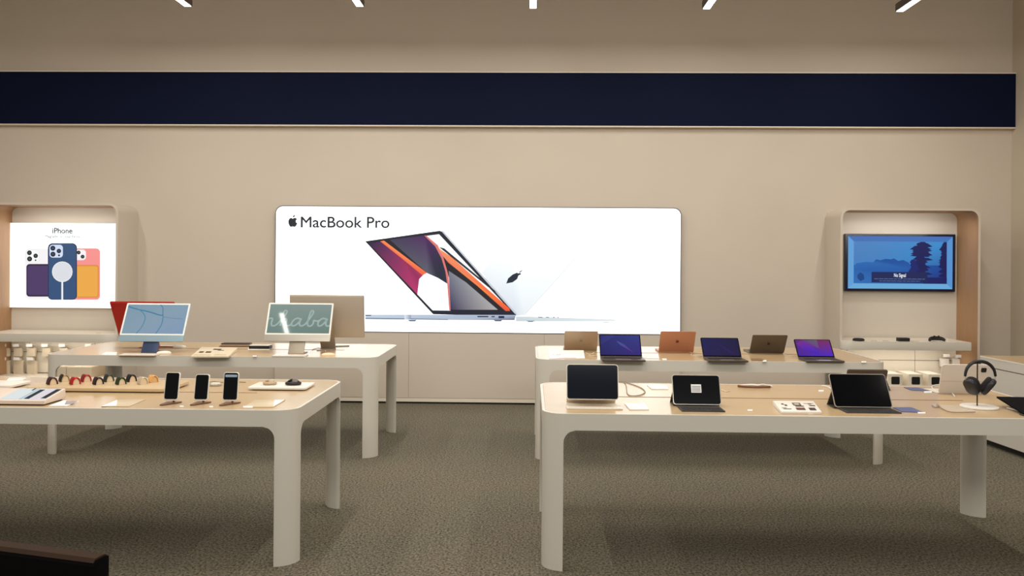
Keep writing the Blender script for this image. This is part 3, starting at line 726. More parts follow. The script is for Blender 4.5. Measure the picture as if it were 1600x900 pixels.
def back_tablet(label, tlp, trp, brp, blp, tilt, m_case, cam_=False):
    zb_ = TH+.006
    A = T(*blp, zb_); B = T(*brp, zb_); c = (A+B)/2; w_ = (B-A).length/2; tl = math.radians(tilt)
    L = solve_len(c, tl, (tlp[1]+trp[1])/2, -1)
    t0 = thing('tablet_computer', label, 'tablet', (c.x, c.y, TH), 0)
    body = part('case_back', m_case, t0, lambda bm: prism(bm, rrect(-w_, w_, 0, L, .016), 0, .010, 'y'), bev=.002)
    body.location = (0, 0, .004); body.rotation_euler = (tl, 0, 0)
    if cam_:
        part('camera_plate', BLACK, body, lambda bm: prism(bm, rrect(w_-.052, w_-.022, L-.045, L-.018, .006), -.003, 0, 'y'))
        part('fold_line', mat('fold', S(170, 160, 146), .6), body, lambda bm: box(bm, -w_+.004, w_-.004, -.0008, 0, L*.42, L*.42+.002), smooth=False)
    part('foot_panel', m_case, t0, lambda bm: box(bm, -w_, w_, .02, .19, 0, .005), bev=.001)
    return t0, body, L, w_
back_tablet('grey white folio tablet seen from its back, behind the headphones', (1475, 569), (1546, 570), (1540, 614.5), (1468, 614.5), 14, mat('folio_white', S(208, 198, 186), .6), True)
t0 = T(1357, 606, TH+.006)
back = thing('tablet_computer', 'dark tablet seen from behind, half hidden by the big black tablet', 'tablet', (T(1352, 606, TH).x, T(1352, 606, TH).y, TH), 0)
ctl = W(1326, 580, back.location.y-.06); ctr = W(1389.5, 580, back.location.y-.06); cbr = W(1378, 604, back.location.y)
w2 = (ctr.x-ctl.x)/2; ox_ = (ctr.x+ctl.x)/2-back.location.x; Lb = (ctr.z-TH)/math.cos(math.radians(22))
bdy = part('case_back', mat('case_brown_dark', S(72, 60, 50), .6), back, lambda bm: prism(bm, rrect(-w2, w2, 0, Lb, .012), 0, .01, 'y'), bev=.002)
bdy.location = (ox_, 0, .004); bdy.rotation_euler = (math.radians(22), 0, 0)
part('foot_panel', DARKG, back, lambda bm: box(bm, ox_-w2, ox_+w2, .01, .17, 0, .005), bev=.001)
part('support_flap', DARKG, back, lambda bm: prism(bm, [(-.055, Lb*.45), (-.048, Lb*.45), (-.105, .001), (-.112, .001)], ox_-w2*.9, ox_+w2*.9, 'x'))

# headphones on their stand
hb = T(1530, 634.5, TH+.008); sH = scale_at(hb)
hs = thing('headphone_stand', 'thin pole stand on a white round base holding the black headphones', 'stand', (hb.x, hb.y, TH))
def disc(bm): lathe(bm, [(.092, 0), (.094, .002), (.094, .008), (.091, .010)], 40)
part('base_plate', WHITE, hs, disc)
px_ = W(1527, 600, hb.y).x-hb.x
ztopH = W(1531, 566, hb.y).z-TH
part('pole', mat('pole_brown', S(84, 54, 36), .35, metal=.6), hs, lambda bm: tube(bm, [(px_, 0, .010), (px_, 0, ztopH-.006)], .0035, 10))
part('cradle', BLACK, hs, lambda bm: tube(bm, [(px_, -.03, ztopH-.0035), (px_, .03, ztopH-.0035)], .003, 8))
hp = thing('headphones', 'black over-ear headphones hanging on the pole stand', 'headphones', (hb.x, hb.y, TH+.06))
def HP(px, py): p = W(px, py, hb.y); return (p.x-hb.x, 0, p.z-TH-.06)
band_ = [HP(*q) for q in ((1508, 588), (1509, 581), (1512, 574), (1518, 568), (1526, 565), (1534, 564.8), (1542, 567), (1549, 572), (1553.5, 579), (1555.5, 588))]
HPB = mat('headband', S(18, 17, 20), .45); CUP = mat('ear_cup', S(44, 42, 44), .38, metal=.35); CUSH = mat('ear_cushion', S(20, 19, 22), .8)
part('headband', HPB, hp, lambda bm: tube(bm, curve_pts(band_, 6), [.0065+.003*math.sin(PI*k/54) for k in range(55)], 10))
for (a, b_) in (((1508, 588), (1509.5, 596)), ((1555.5, 588), (1554, 596))):
    part('stem', SILVER, hp, lambda bm: tube(bm, [HP(*a), HP(*b_)], .0028, 8))
def ear(cx, cy, rot, sgn):
    c_ = HP(cx, cy)
    def f(bm, k0=1.0, t0=-.016, t1=.016):
        A = [(a, c) for a, c in rrect(-.036*k0, .036*k0, -.051*k0, .051*k0, .031*k0, 6)]
        rings = []
        for s_, tt in ((.80, t0), (.94, t0+.004), (1, t0+.010), (1, t1-.010), (.94, t1-.004), (.80, t1)):
            rings.append([bm.verts.new((tt*1.0, a*s_, c*s_)) for a, c in A])
        n = len(A)
        for X, Y in zip(rings, rings[1:]):
            for k in range(n): bm.faces.new((X[k], X[(k+1) % n], Y[(k+1) % n], Y[k]))
        bm.faces.new(rings[0][::-1]); bm.faces.new(rings[-1])
    cup = part('ear_cup', CUP, hp, f)
    cup.location = c_; cup.rotation_euler = (0, rot, math.radians(28)*sgn)
    cs = part('ear_cushion', CUSH, cup, lambda bm: f(bm, .93, -.013, .015)); cs.location = (.022*sgn, 0, 0)
ear(1518, 604.5, -math.radians(36), 1); ear(1544.5, 604.5, math.radians(36), -1)

# tablet cut by the right edge, with its pencil
tp = [T(1556, 619.5, TH+.075), T(1604, 618.5, TH+.075), T(1606, 648, TH+.01)]
rt = thing('tablet_computer', 'black tablet tilted low at the right edge of the photo', 'tablet', (T(1600, 640, TH).x, T(1600, 640, TH).y, TH))
def f(bm):
    c_ = rt.location
    A = T(1557, 619.5, TH+.05)-c_; D_ = T(1599, 645.5, TH+.012)-c_
    ex = Vector((.30, -.02, 0)); v = [A, A+ex, D_+ex, D_]; v = [Vector(q) for q in v]
    top = [bm.verts.new(q) for q in v]; bot = [bm.verts.new(q-Vector((0, .002, .008))) for q in v]
    bm.faces.new(top); bm.faces.new(bot[::-1])
    for k in range(4): bm.faces.new((top[k], top[(k+1) % 4], bot[(k+1) % 4], bot[k]))
part('body', mat('black_matte', S(8, 8, 10), .7, spec=.05), rt, f)
A_ = T(1557, 619.5, TH+.05)-rt.location; B_ = T(1599, 645.5, TH+.012)-rt.location
part('support_flap', DARKG, rt, lambda bm: prism(bm, [(A_.y-.004, .038), (A_.y+.05, 0), (A_.y+.062, 0), (A_.y+.008, .040)], B_.x+.12, B_.x+.30, 'x'))
part('front_lip', DARKG, rt, lambda bm: box(bm, B_.x-.01, B_.x+.3, B_.y-.02, B_.y+.02, 0, .005), bev=.001)
pa = T(1574, 637.5, TH+.005); pb = T(1596, 643, TH+.005)
o = thing('stylus', 'white pen lying below the tablet at the right edge', 'pen', (pa.x, pa.y, TH))
vv = pb-pa
part('barrel', WHITE, o, lambda bm: tube(bm, [(0, 0, .0055), (vv.x*.9, vv.y*.9, .0055)], .005, 10))
part('tip', SILVER, o, lambda bm: tube(bm, [(vv.x*.9, vv.y*.9, .0055), (vv.x, vv.y, .0055)], [.005, .0015], 10))

slab('card', 'white card in front, right of the white keyboard tablet', 'card', [(984, 639.5), (1014, 639.5), (1008, 630), (975.5, 630)], h=.004, m=PAPER)
slab('card', 'white card behind, left of the paper labelled tablet', 'card', [(1018, 607.5), (1044, 607.5), (1041, 601.5), (1011, 601.5)], h=.004, m=PAPER)
cable('thin cable looped behind the blank dark blue tablet', [(966, 596), (976, 598), (979, 606), (980, 614), (986, 618), (1000, 617), (1008, 612), (1002, 606), (990, 601), (974, 596)], m=CABLEG)
cable('short pale cable right of the paper labelled tablet', [(1128, 609), (1134, 611.5), (1140, 610.5)])
info_board('slanted white board with a grid of dark pictures on the front right table', [(1221, 643), (1284, 643.5), (1271, 626.5), (1207.5, 626)], .014, WHITE,
           [(.14, .62, .2, .72, BRN), (.2, .5, .26, .62, S(40, 40, 40)), (.42, .55, .62, .8, S(90, 82, 70)), (.46, .6, .58, .74, S(190, 176, 150)), (.45, .44, .66, .52, BRN), (.8, .5, .95, .58, BRN), (.8, .66, .88, .72, S(40, 44, 44)),
            (.42, .14, .64, .34, S(96, 56, 50)), (.74, .12, .9, .34, S(70, 50, 46)), (.1, .2, .3, .25, S(80, 80, 74)), (.08, .3, .2, .34, S(120, 130, 120)), (.7, .72, .94, .76, TAN)])
for (a, b, lab) in ((1172, 640.8, 'tiny white tag in front of the gap left of the picture board'), (1267, 645.4, 'tiny white tag at the front edge of the picture board'), (1283, 610.5, 'tiny white tag behind the picture board')):
    slab('price_tag', lab, 'tag', [(a-4, b+.8), (a+4, b+.8), (a+4, b-1), (a-4, b-1)], h=.003, m=PAPER)
# coiled strap
sx_ = T(1180, 606, TH); st = thing('cable_bundle', 'brown and white bundle of straps lying behind, left of the picture board', 'accessory', (sx_.x, sx_.y, TH))
part('strap', mat('strap_brown', S(112, 70, 44), .6), st, lambda bm: tube(bm, curve_pts([(-.10, .02, .008), (-.05, -.03, .01), (.0, -.035, .010), (.05, -.025, .01), (.09, -.005, .008)], 6), .007, 8))
part('strap', WHITE, st, lambda bm: tube(bm, curve_pts([(-.09, .03, .007), (-.03, .0, .018), (.01, -.02, .018), (.05, .01, .018), (.11, .03, .007)], 6), .006, 8))
part('strap', mat('strap_tan', S(200, 160, 120), .6), st, lambda bm: tube(bm, curve_pts([(-.08, .055, .007), (.0, .06, .010), (.10, .05, .007)], 6), .006, 8))
BLUEP = mat('blue_print', S(84, 92, 130), .5)
slab('card', 'blue grey card in front, right of the big black tablet', 'card', [(1409, 643), (1443, 644), (1424, 636), (1395, 636.5)], h=.003, m=BLUEP)
slab('card', 'blue grey card behind, left of the grey white folio tablet', 'card', [(1424, 609.5), (1452, 611), (1436, 605.5), (1412, 605)], h=.003, m=BLUEP)
for (a, b, lab) in ((1440, 644.8, 'small white tag at the right tip of the front blue grey card'), (1450, 612.3, 'small white tag at the right tip of the rear blue grey card')):
    slab('price_tag', lab, 'tag', [(a-6, b+.8), (a+6, b+.8), (a+6, b-1), (a-6, b-1)], h=.003, m=PAPER)
slab('leaflet', 'clear plastic leaflet lying left of the headphone stand', 'leaflet', [(1482, 643), (1528, 645), (1510, 633), (1455, 632)], h=.002, m=ACRYL)
cable('thin grey cable coiled on the clear leaflet left of the headphones', [(1456, 633), (1462, 636), (1468, 634), (1464, 632), (1472, 638), (1484, 643), (1500, 644), (1524, 643.5)], m=CABLEG, z=TH+.002)
cable('white cable hanging from the grey white folio tablet onto the oak', [(1482, 611), (1488, 615), (1492, 620)], m=WHITE, r=.004)
cable('white cable arching left of the grey white folio tablet', [(1467, 601), (1460, 602), (1456, 605), (1462, 611), (1472, 613)], m=WHITE, r=.0035)
cable('pale cable just left of the big black tablet, on the back edge', [(1284, 603), (1292, 604), (1298, 607), (1303, 613)], m=WHITE, r=.004)

# ---- near left table
def phone(label, pxl, pxr, pyb, ytop, foot_y, tilt, lock=False):
    f_ = T((pxl+pxr)/2, foot_y, TH); yb_ = f_.y+.045
    zb_ = W(pxl, pyb, yb_).z; A = W(pxl, pyb, yb_); B = W(pxr, pyb, yb_); c = (A+B)/2; h2 = (B.x-A.x)/2; tl = math.radians(tilt)
    L = solve_len(c, tl, ytop)
    t0 = thing('smartphone', label, 'phone', (c.x, f_.y, TH), 0, 'smartphones on security stands')
    body = part('body', mat('phone_rim', S(226, 216, 200), .3, metal=.2), t0, lambda bm: prism(bm, rrect(-h2, h2, 0, L, .012), 0, .009, 'y'), bev=.002)
    body.location = (0, .045, c.z-TH); body.rotation_euler = (-tl, 0, 0)
    part('screen', BLACKG, body, lambda bm: prism(bm, rrect(-h2+.0045, h2-.0045, .008, L-.004, .010), -.0008, 0, 'y'), smooth=False)
    if lock:
        part('notification', mat('notice', S(130, 150, 166), .4, emit=.25), body, lambda bm: prism(bm, rrect(-h2+.009, h2-.009, L-.026, L-.013, .004), -.0014, -.0008, 'y'), smooth=False)
    part('stand', mat('phone_base_brown', S(112, 78, 58), .4), t0, lambda bm: (prism(bm, [(-h2*.96, 0), (-h2*.5, .0), (h2*.95, .086), (h2*.95, .10), (-h2*.96, .10)], 0, .006, 'z'),  # flat brown wedge lying under the phone, with a post behind
         tube(bm, [(0, .085, .003), (0, .075, (c.z-TH)+L*.4)], .006, 10)))
    return t0
phone('smartphone with a blank black screen, leftmost of the three', 255, 278, 626, 581.5, 634, 12)
phone('slightly smaller blank smartphone in the middle of the three', 302, 324.5, 626.3, 584.5, 634, 12)
phone('smartphone with a grey notice at the top of its screen, rightmost of the three', 347, 371, 626.8, 581.5, 634.5, 9, True)

# watch tray
tL = T(30, 608, TH+.02); tR = T(262, 608, TH+.02)
TZ = .024
def tray(name, label, px, h, m, r=.03, lift=.006):
    P = [T(a, b, TH+h) for a, b in px]; x0 = (P[0].x); x1 = P[1].x; y0 = (P[0].y+P[1].y)/2; y1 = (P[2].y+P[3].y)/2
    t0 = thing(name, label, 'display tray', ((x0+x1)/2, (y0+y1)/2, TH)); hx, hy = (x1-x0)/2, (y1-y0)/2
    part('foot', KICK, t0, lambda bm: prism(bm, rrect(-hx+.025, hx-.025, -hy+.02, hy-.02, r*.6), 0, lift, 'z'))  # dark inset base, coloured to give the shadow line under the board
    part('board', m, t0, lambda bm: prism(bm, rrect(-hx, hx, -hy, hy, r), lift, h, 'z'), bev=.002)
    return t0
TRAYW = mat('tray_wood', S(208, 182, 142), .35, noise=(5, S(198, 170, 130), .4, (1, 12, 1)))
tray('watch_tray', 'long oak tray carrying the two rows of wrist watches', [(33, 606.3), (262, 607), (262, 593), (40, 592)], TZ, TRAYW, .05)
wz = TH+TZ
def watch(label, px, py, col, inner=None, small=False, case_m=None):
    p = T(px, py, wz); R = .026; bw = .029; EL = 1.65
    t0 = thing('wrist_watch', label, 'watch', (p.x, p.y, wz), math.radians(57), 'wrist watches on the oak tray')
    def arc(bm, r0, r1, a0, a1, y0, y1, n=16):
        ring = []
        for k in range(n+1):
            a = math.radians(a0+(a1-a0)*k/n); c_, s_ = math.cos(a), math.sin(a)
            ring.append([bm.verts.new((r*c_, y, r*s_*EL)) for r, y in ((r0, y0), (r1, y0), (r1, y1), (r0, y1))])
        for A, B in zip(ring, ring[1:]):
            for k in range(4): bm.faces.new((A[k], A[(k+1) % 4], B[(k+1) % 4], B[k]))
        bm.faces.new(ring[0][::-1]); bm.faces.new(ring[-1])
    part('band', col, t0, lambda bm: arc(bm, R-.0035, R, 0, 180, 0, bw), angle=40)
    part('case', case_m or mat('watch_case', S(30, 26, 30), .3), t0, lambda bm: arc(bm, R-.001, R+.006, 118, 176, .001, bw-.001, 8), bev=.001)
    part('holder', inner or mat('holder_cream', S(226, 206, 174), .5), t0, lambda bm: prism(bm, [((R-.006)*math.cos(PI*k/14), (R-.006)*math.sin(PI*k/14)*EL) for k in range(15)], .006, bw-.004, 'y'))
    return t0
def wm(n, c): return mat('band_'+n, c, .5)
CL = mat('clear_band', S(226, 214, 190), .3)
front = [(84, 'maroon', S(70, 24, 32), 'dark maroon wrist watch, front row left end'), (120, 'red', S(196, 34, 30), 'bright red wrist watch in the front row'), (156, 'plum', S(44, 22, 34), 'dark plum wrist watch in the front row'),
         (191.5, 'green', S(40, 62, 28), 'dark green wrist watch in the front row')]
for x_, n_, c_, lab in front: watch(lab, x_, 600.9, wm(n_, c_), case_m=wm(n_+'_c', tuple(.6*q for q in c_[:3])+(1,)))
backr = [(103, 'beige', S(178, 150, 112), 'beige wrist watch with a black case, back row left end', S(30, 24, 22)), (137, 'crimson', S(190, 40, 38), 'crimson wrist watch in the back row', S(120, 26, 30)),
         (172.5, 'teal', S(60, 76, 68), 'grey green wrist watch in the back row', S(26, 36, 34)), (208, 'black', S(26, 24, 28), 'black wrist watch in the back row', S(16, 16, 20))]
for x_, n_, c_, lab, cc in backr: watch(lab, x_, 596.4, wm(n_, c_), case_m=wm(n_+'_c', cc))
watch('white wrist watch near the right end of the oak tray', 226, 600.5, CL, case_m=mat('clear_case', S(196, 176, 150), .3))
watch('tan orange wrist watch at the right end of the oak tray', 242, 597.5, wm('tan', S(226, 172, 104)), inner=mat('holder_tan', S(220, 180, 130), .5), case_m=wm('tan_c', S(226, 172, 104)))

# second tray at the left edge with its papers
tray('watch_tray', 'pale tray cut off by the left edge of the photo', [(-45, 603.2), (22, 601.5), (28, 594), (-40, 594)], .020, WHITE, .03)
slab('leaflet', 'white leaflet at the far left, behind the tray end', 'leaflet', [(10, 594.3), (34, 594), (41, 591), (14, 591)], z=TH, h=.003, m=PAPER)

# tablet plinth
P0 = T(-60, 632.5, TH); P1 = T(74, 632.5, TH); PB = T(99, 622, TH)
pl = thing('tablet_plinth', 'pale slanted plinth at front left with a bright tablet set in it', 'display plinth', ((P0.x+P1.x)/2, P0.y, TH))
hx = (P1.x-P0.x)/2; dp = .20
def f(bm):
    prism(bm, [(0, .006), (0, .026), (dp, .060), (dp, .006)], -hx, hx, 'x')
part('body', mat('plinth_pink', S(226, 208, 192), .4), pl, f, bev=.004)
part('foot', KICK, pl, lambda bm: box(bm, -hx+.012, hx-.012, .012, dp-.012, 0, .006), smooth=False)  # dark inset base standing in for the shadow below the plinth

slt = math.atan2(.034, dp)
its = []
sw0, sw1 = -hx+.19, hx-.01
def U(a, b): return (sw0+(sw1-sw0)*a, b*(dp-.02))
its.append(([U(0, 0), U(1, 0), U(1, 1), U(0, 1)], S(232, 240, 240)))
its.append(([U(.42, .0), U(.5, 0), U(.5, 1), U(.42, 1)], S(196, 214, 222)))
its.append(([U(.52, .05), U(.64, .05), U(.64, .9), U(.52, .9)], S(24, 44, 60)))
its.append(([U(.66, .0), U(.88, 0), U(.88, 1), U(.66, 1)], S(238, 228, 234)))
its.append(([U(.88, .1), U(1, .1), U(1, .95), U(.88, .95)], S(30, 40, 54)))
its.append(([U(.35, .8), U(.4, .8), U(.4, 1), U(.35, 1)], S(40, 60, 50)))
scr = picture('screen', its, attr_mat('plinth_picture', .9, .2), pl, y=0, step=.0001, sign=-1)
scr.rotation_euler = (-(PI/2-slt), 0, 0); scr.location = (0, .012, .0295)

slab('leaflet', 'white leaflet with a grey patch right of the slanted plinth', 'leaflet', [(76, 634), (104, 634), (124, 627), (100, 625)], h=.003, m=PAPER)
slab('card', 'small grey card lying on the leaflet by the slanted plinth', 'card', [(101, 631.5), (113, 631), (121, 626.5), (104, 625.8)], z=TH+.003, h=.002, m=mat('card_grey', S(160, 148, 150), .5))
def acrylic_card(label, px, white_px):
    P = [T(a, b, TH+.004) for a, b in px]; c = sum(P, Vector())/4
    t0 = thing('price_card', label, 'card', (c.x, c.y, TH))
    part('sheet', mat('sheet_beige', S(214, 196, 164), .25), t0, lambda bm: prism(bm, [(p.x-c.x, p.y-c.y) for p in P], 0, .004, 'z'), bev=.0008)
    Q = [T(a, b, TH+.0055) for a, b in white_px]
    part('white_corner', PAPER, t0, lambda bm: prism(bm, [(p.x-c.x, p.y-c.y) for p in Q], .004, .0048, 'z'))  # flat white triangle; on the left card it is a painted reflection
acrylic_card('clear card with a painted white reflection at its left corner in front of the watch tray', [(158, 634.5), (202, 634.5), (228, 623.5), (183, 624.5)], [(158, 634.5), (182, 633.5), (183, 624.5)])
acrylic_card('clear card with a white right corner right of the smartphones', [(381, 635.5), (427, 635.5), (446, 624.2), (398, 625)], [(427, 634.8), (445, 624.6), (429, 624.6)])
slab('price_tag', 'white tag at the front edge right of the smartphones', 'tag', [(380, 636.4), (395, 636.4), (395, 634.4), (380, 634.4)], h=.005, m=PAPER)
for (a, b, lab) in ((284, 634.6, 'tiny pale tag between left and middle smartphones'), (330, 635.2, 'tiny pale tag between middle and right smartphones')):
    slab('price_tag', lab, 'tag', [(a-3, b+.8), (a+3, b+.8), (a+3, b-.8), (a-3, b-.8)], h=.003, m=PAPER)
# round accessory between the phones
q_ = T(337, 602.5, TH); pk = thing('charging_puck', 'silver white round charger lying behind the middle smartphone', 'charger', (q_.x, q_.y, TH))
part('body', SILVER, pk, lambda bm: lathe(bm, [(.034, 0), (.036, .002), (.036, .012), (.033, .015)], 28))
part('pad', WHITE, pk, lambda bm: lathe(bm, [(.028, .015), (.028, .0165)], 28))
cable('brown cable behind the right smartphones', [(325, 596.6), (336, 596.2), (348, 597), (372, 596.6), (384, 597)], m=CABLEG)
# right tray with two watches
tw = tray('accessory_tray', 'white tray at the right end of the front left table', [(385, 605.5), (478, 605.8), (489, 597.2), (400, 596.6)], .018, WHITE, .02)
def bundle(label, px, py, m1, m2, s=1.0):
    p = T(px, py, TH+.018); t0 = thing('wrist_watch', label, 'watch', (p.x, p.y+.03, TH+.018))
    part('band', m1, t0, lambda bm: (tube(bm, [(.036*s*math.cos(2*PI*k/22), .028*math.sin(2*PI*k/22), .010) for k in range(23)], .0095, 8, cap=False),
                                     tube(bm, curve_pts([(-.034*s, 0, .012), (-.012, -.004, .026*s), (.012, -.004, .028*s), (.034*s, 0, .012)], 5), .007, 8)))
    part('case', m2, t0, lambda bm: prism(bm, rrect(-.002, .026*s, .012, .036*s, .006), -.016, -.006, 'y'), bev=.002)
bundle('coiled beige wrist watch on the white tray', 419, 602, mat('beige_band', S(186, 160, 126), .5), mat('cream_case', S(226, 208, 180), .3), .9)
bundle('coiled black wrist watch with a silver case on the white tray', 456, 602.5, mat('black_band', S(20, 18, 20), .5), mat('silver_case', S(170, 164, 166), .25, metal=.6), 1.1)

# ------------------------------------------------------------------ alcove contents
PY = WY-.03-.0      # back panel surface
BP = AF+DR-.036
# poster
a_ = W(11.5, 348, BP-.03); b2 = W(186, 482, BP-.03)
ps = thing('poster_light_box', 'lit white poster of three phones inside the left alcove', 'poster', ((a_.x+b2.x)/2, AF+DR-.03, b2.z))
pw2 = (b2.x-a_.x)/2; ph = a_.z-b2.z
part('frame', PANELW, ps, lambda bm: box(bm, -pw2, pw2, -.032, 0, 0, ph), bev=.002)
part('lit_face', mat('poster_white', (.93, .985, 1, 1), .5, emit=1.15), ps, lambda bm: box(bm, -pw2+.003, pw2-.003, -.034, -.032, .003, ph-.003), smooth=False)
YP = AF+DR-.03-.034
def PP(x, y): p = W(x, y, YP); return (p.x-(a_.x+b2.x)/2, p.z-b2.z)
def prr(x0, x1, y0, y1, r): return [PP(a, b) for a, b in rrect(x0, x1, y0, y1, r, 6)]
def pel(cx, cy, r): return [PP(a, b) for a, b in ellipse(cx, cy, r, r, 20)]
art = []
wpx = (1.05, 1.12, 1.15, 1)
art += [(prr(38.5, 80, 388, 468.5, 8), S(252, 248, 250)), (prr(40, 62, 390, 411, 6), S(240, 240, 242)), (prr(41, 61, 391, 410, 5), S(252, 252, 253))]
for cx, cy, r in ((46, 395, 3.7), (46.3, 404.5, 3.9), (55.8, 399.7, 3.5)): art += [(pel(cx, cy, r), S(24, 30, 34)), (pel(cx, cy, r*.45), S(74, 84, 90))]
art.append((pel(55.7, 406.6, 1.2), S(30, 30, 34)))
art += [(prr(41.3, 84, 412.5, 463.5, 5), S(46, 34, 66)), (prr(43, 84, 415, 461, 4), S(78, 58, 104))]
art += [(prr(112, 156.5, 388, 468.5, 6), S(250, 150, 146)), (prr(112, 134.5, 390, 406.5, 5), S(252, 246, 248))]
for cx, cy, r in ((123, 394.5, 3.0), (129.2, 401, 3.0)): art += [(pel(cx, cy, r), S(24, 26, 32)), (pel(cx, cy, r*.45), S(74, 84, 90))]
art += [(prr(114, 154.5, 414, 465, 4), S(226, 140, 60)), (prr(115, 152.8, 416, 463.5, 3), S(240, 172, 74))]
art += [(prr(75, 120.5, 380, 468.5, 7), S(34, 52, 82)), (prr(76.5, 119, 381.5, 467.5, 6), S(52, 82, 124)), (prr(77.5, 98.5, 382.5, 402.5, 5), S(214, 226, 250))]
for cx, cy, r in ((82.8, 387.8, 3.9), (83, 397.2, 3.9), (92.3, 392.2, 3.5)): art += [(pel(cx, cy, r), S(20, 24, 40)), (pel(cx, cy, r*.45), S(60, 74, 104))]
art.append((pel(92.5, 399, 1.5), S(20, 24, 40)))
art += [(pel(97.6, 424.6, 17), S(36, 56, 84)), (pel(97.6, 424.6, 16.2), S(236, 240, 244)), (pel(97.6, 424.6, 15), S(222, 226, 232)), ([PP(96.2, 439), PP(99, 439), PP(99, 468.5), PP(96.2, 468.5)], S(240, 244, 248))]
picture('picture', art, PRINT, ps, y=-.0342, step=.00012)
GI = mat('grey_ink', S(58, 62, 66), .6); GI2 = mat('light_grey_ink', S(120, 128, 132), .6)
c0 = PP(97.5, 364.5); text('lettering', 'iPhone', .085, GI, ps, c0[0], c0[1], -.0375, width=PP(113.5, 0)[0]-PP(82, 0)[0], thin=.0022)
c0 = PP(97.5, 371.5); text('lettering', 'MagSafe compatibility', .045, GI2, ps, c0[0], c0[1], -.0362, width=PP(125, 0)[0]-PP(70.5, 0)[0], thin=.0010)

# television
a_ = W(1321, 365, BP-.05); b2 = W(1492.5, 456, BP-.05)
tv = thing('television', 'blue lit television with a dark frame showing a misty lake', 'television', ((a_.x+b2.x)/2, AF+DR-.03, b2.z))
tw_, th_ = (b2.x-a_.x)/2, a_.z-b2.z
part('frame', mat('tv_frame', S(14, 20, 48), .3), tv, lambda bm: box(bm, -tw_, tw_, -.055, -.015, 0, th_), bev=.003)
part('wall_mount', BLACK, tv, lambda bm: box(bm, -.15, .15, -.015, 0, th_*.3, th_*.7), smooth=False)
def V(u, v): return ((u*2-1)*(tw_-.030), .028+(1-v)*(th_-.054))
def vr(u0, v0, u1, v1): return [V(u0, v1), V(u1, v1), V(u1, v0), V(u0, v0)]
art = []
art.append(([V(0, 0), V(1, 0), V(.945, .10), V(.055, .10)], S(70, 120, 196)))
art.append(([V(0, 1), V(0, 0), V(.055, .10), V(.055, .90)], S(104, 172, 232)))
art.append(([V(1, 0), V(1, 1), V(.945, .90), V(.945, .10)], S(92, 158, 226)))
art.append(([V(1, 1), V(0, 1), V(.055, .90), V(.945, .90)], S(112, 184, 236)))
art.append((vr(.055, .1, .945, .9), [S(60, 130, 200), S(16, 60, 150), S(60, 150, 220), S(84, 140, 206)]))
art.append((vr(.055, .55, .945, .9), [S(44, 118, 196), S(12, 40, 124), S(14, 70, 160), S(34, 100, 180)]))
hl_ = [(.055, .60), (.08, .52), (.14, .5), (.18, .49), (.24, .5), (.27, .44), (.31, .46), (.36, .43), (.41, .44), (.44, .42), (.48, .47), (.53, .45), (.58, .5), (.62, .62), (.5, .68), (.3, .67), (.15, .66)]
art.append(([V(*q) for q in hl_], [S(40, 110, 190)]*5+[S(18, 84, 168)]*8+[S(26, 96, 180)]*4))
art.append(([V(.09, .8), V(.09, .74), (V(.12, .69)), V(.15, .73), V(.16, .82), V(.12, .86)], S(14, 72, 144)))
rnd = random.Random(4)
def tree(cx, top, bot, wd3, col, n=46):
    def cl(u): return min(max(u, .058), .943)
    its_ = [([V(cx-.010, bot), V(cx+.010, bot), V(cx+.006, top), V(cx-.006, top)], col)]
    for k in range(n):
        v = top+.012+(bot-.14-top)*k/n; sd = -1 if k % 2 else 1
        reach = wd3*(.35+.65*rnd.random()); droop = .012+.03*rnd.random(); hh = .014+.022*rnd.random()
        u1 = cl(cx+sd*reach); um = cl(cx+sd*reach*.55)
        its_.append(([V(cl(cx-sd*wd3*.15), v+hh), V(cl(cx-sd*wd3*.1), max(.103, v-hh)), V(um, max(.103, v-hh*.9)), V(u1, v+droop), V(um, v+hh+droop*.6)], col))
    return its_
art += tree(.70, .11, .86, .115, S(14, 22, 92), 36)
art += tree(.63, .45, .84, .06, S(16, 34, 112), 18)
art += tree(.92, .11, .88, .06, S(16, 22, 88))
art.append((vr(.72, .78, .945, .9), S(16, 26, 100)))
art.append((vr(.225, .68, .76, .88), S(22, 36, 92)))
for v0_, a, b in ((.805, .25, .735), (.845, .30, .69)):
    u = a
    while u < b:
        l_ = .02+.03*rnd.random(); art.append((vr(u, v0_, min(u+l_, b), v0_+.014), S(86, 108, 160))); u += l_+.006
picture('screen', art, attr_mat('tv_picture', .85, .3), tv, y=-.0555, step=.00003)
c0 = V(.495, .775); text('caption', 'No Signal', .056, mat('tv_text', S(214, 224, 240), .5, emit=.8), tv, c0[0], c0[1], -.0625, width=.125)

# hanging packs
def pack(label, px, py_tag, py_top, py_bot, group, wpx_=13, m=WHITE):
    c_ = W(px, py_tag, BP-.10); zt_ = W(px, py_top, BP-.06).z; zb2 = W(px, py_bot, BP-.06).z
    t0 = thing('accessory_pack', label, 'package', (c_.x, BP, zb2), 0, group)
    ww = wpx_/scale_at(c_)/2; H_ = zt_-zb2
    part('pouch', m, t0, lambda bm: prism(bm, rrect(-ww, ww, 0, H_, [.008]*4), -.075, -.035, 'y'), bev=.006)
    part('hang_tab', m, t0, lambda bm: prism(bm, rrect(-ww*.45, ww*.45, H_-.004, H_+.03, .006), -.056, -.054, 'y'))
    zz = c_.z-zb2
    part('hook', SILVER, t0, lambda bm: tube(bm, [(0, 0, zz-.014), (0, -.102, zz-.014)], .003, 8))
    part('price_plate', PAPER, t0, lambda bm: box(bm, -.034, .034, -.106, -.102, zz-.016, zz+.016), smooth=False)
    return t0
PACKM = mat('pack_cream', S(214, 198, 172), .45)
topx = [5, 25, 46, 70, 97, 138]
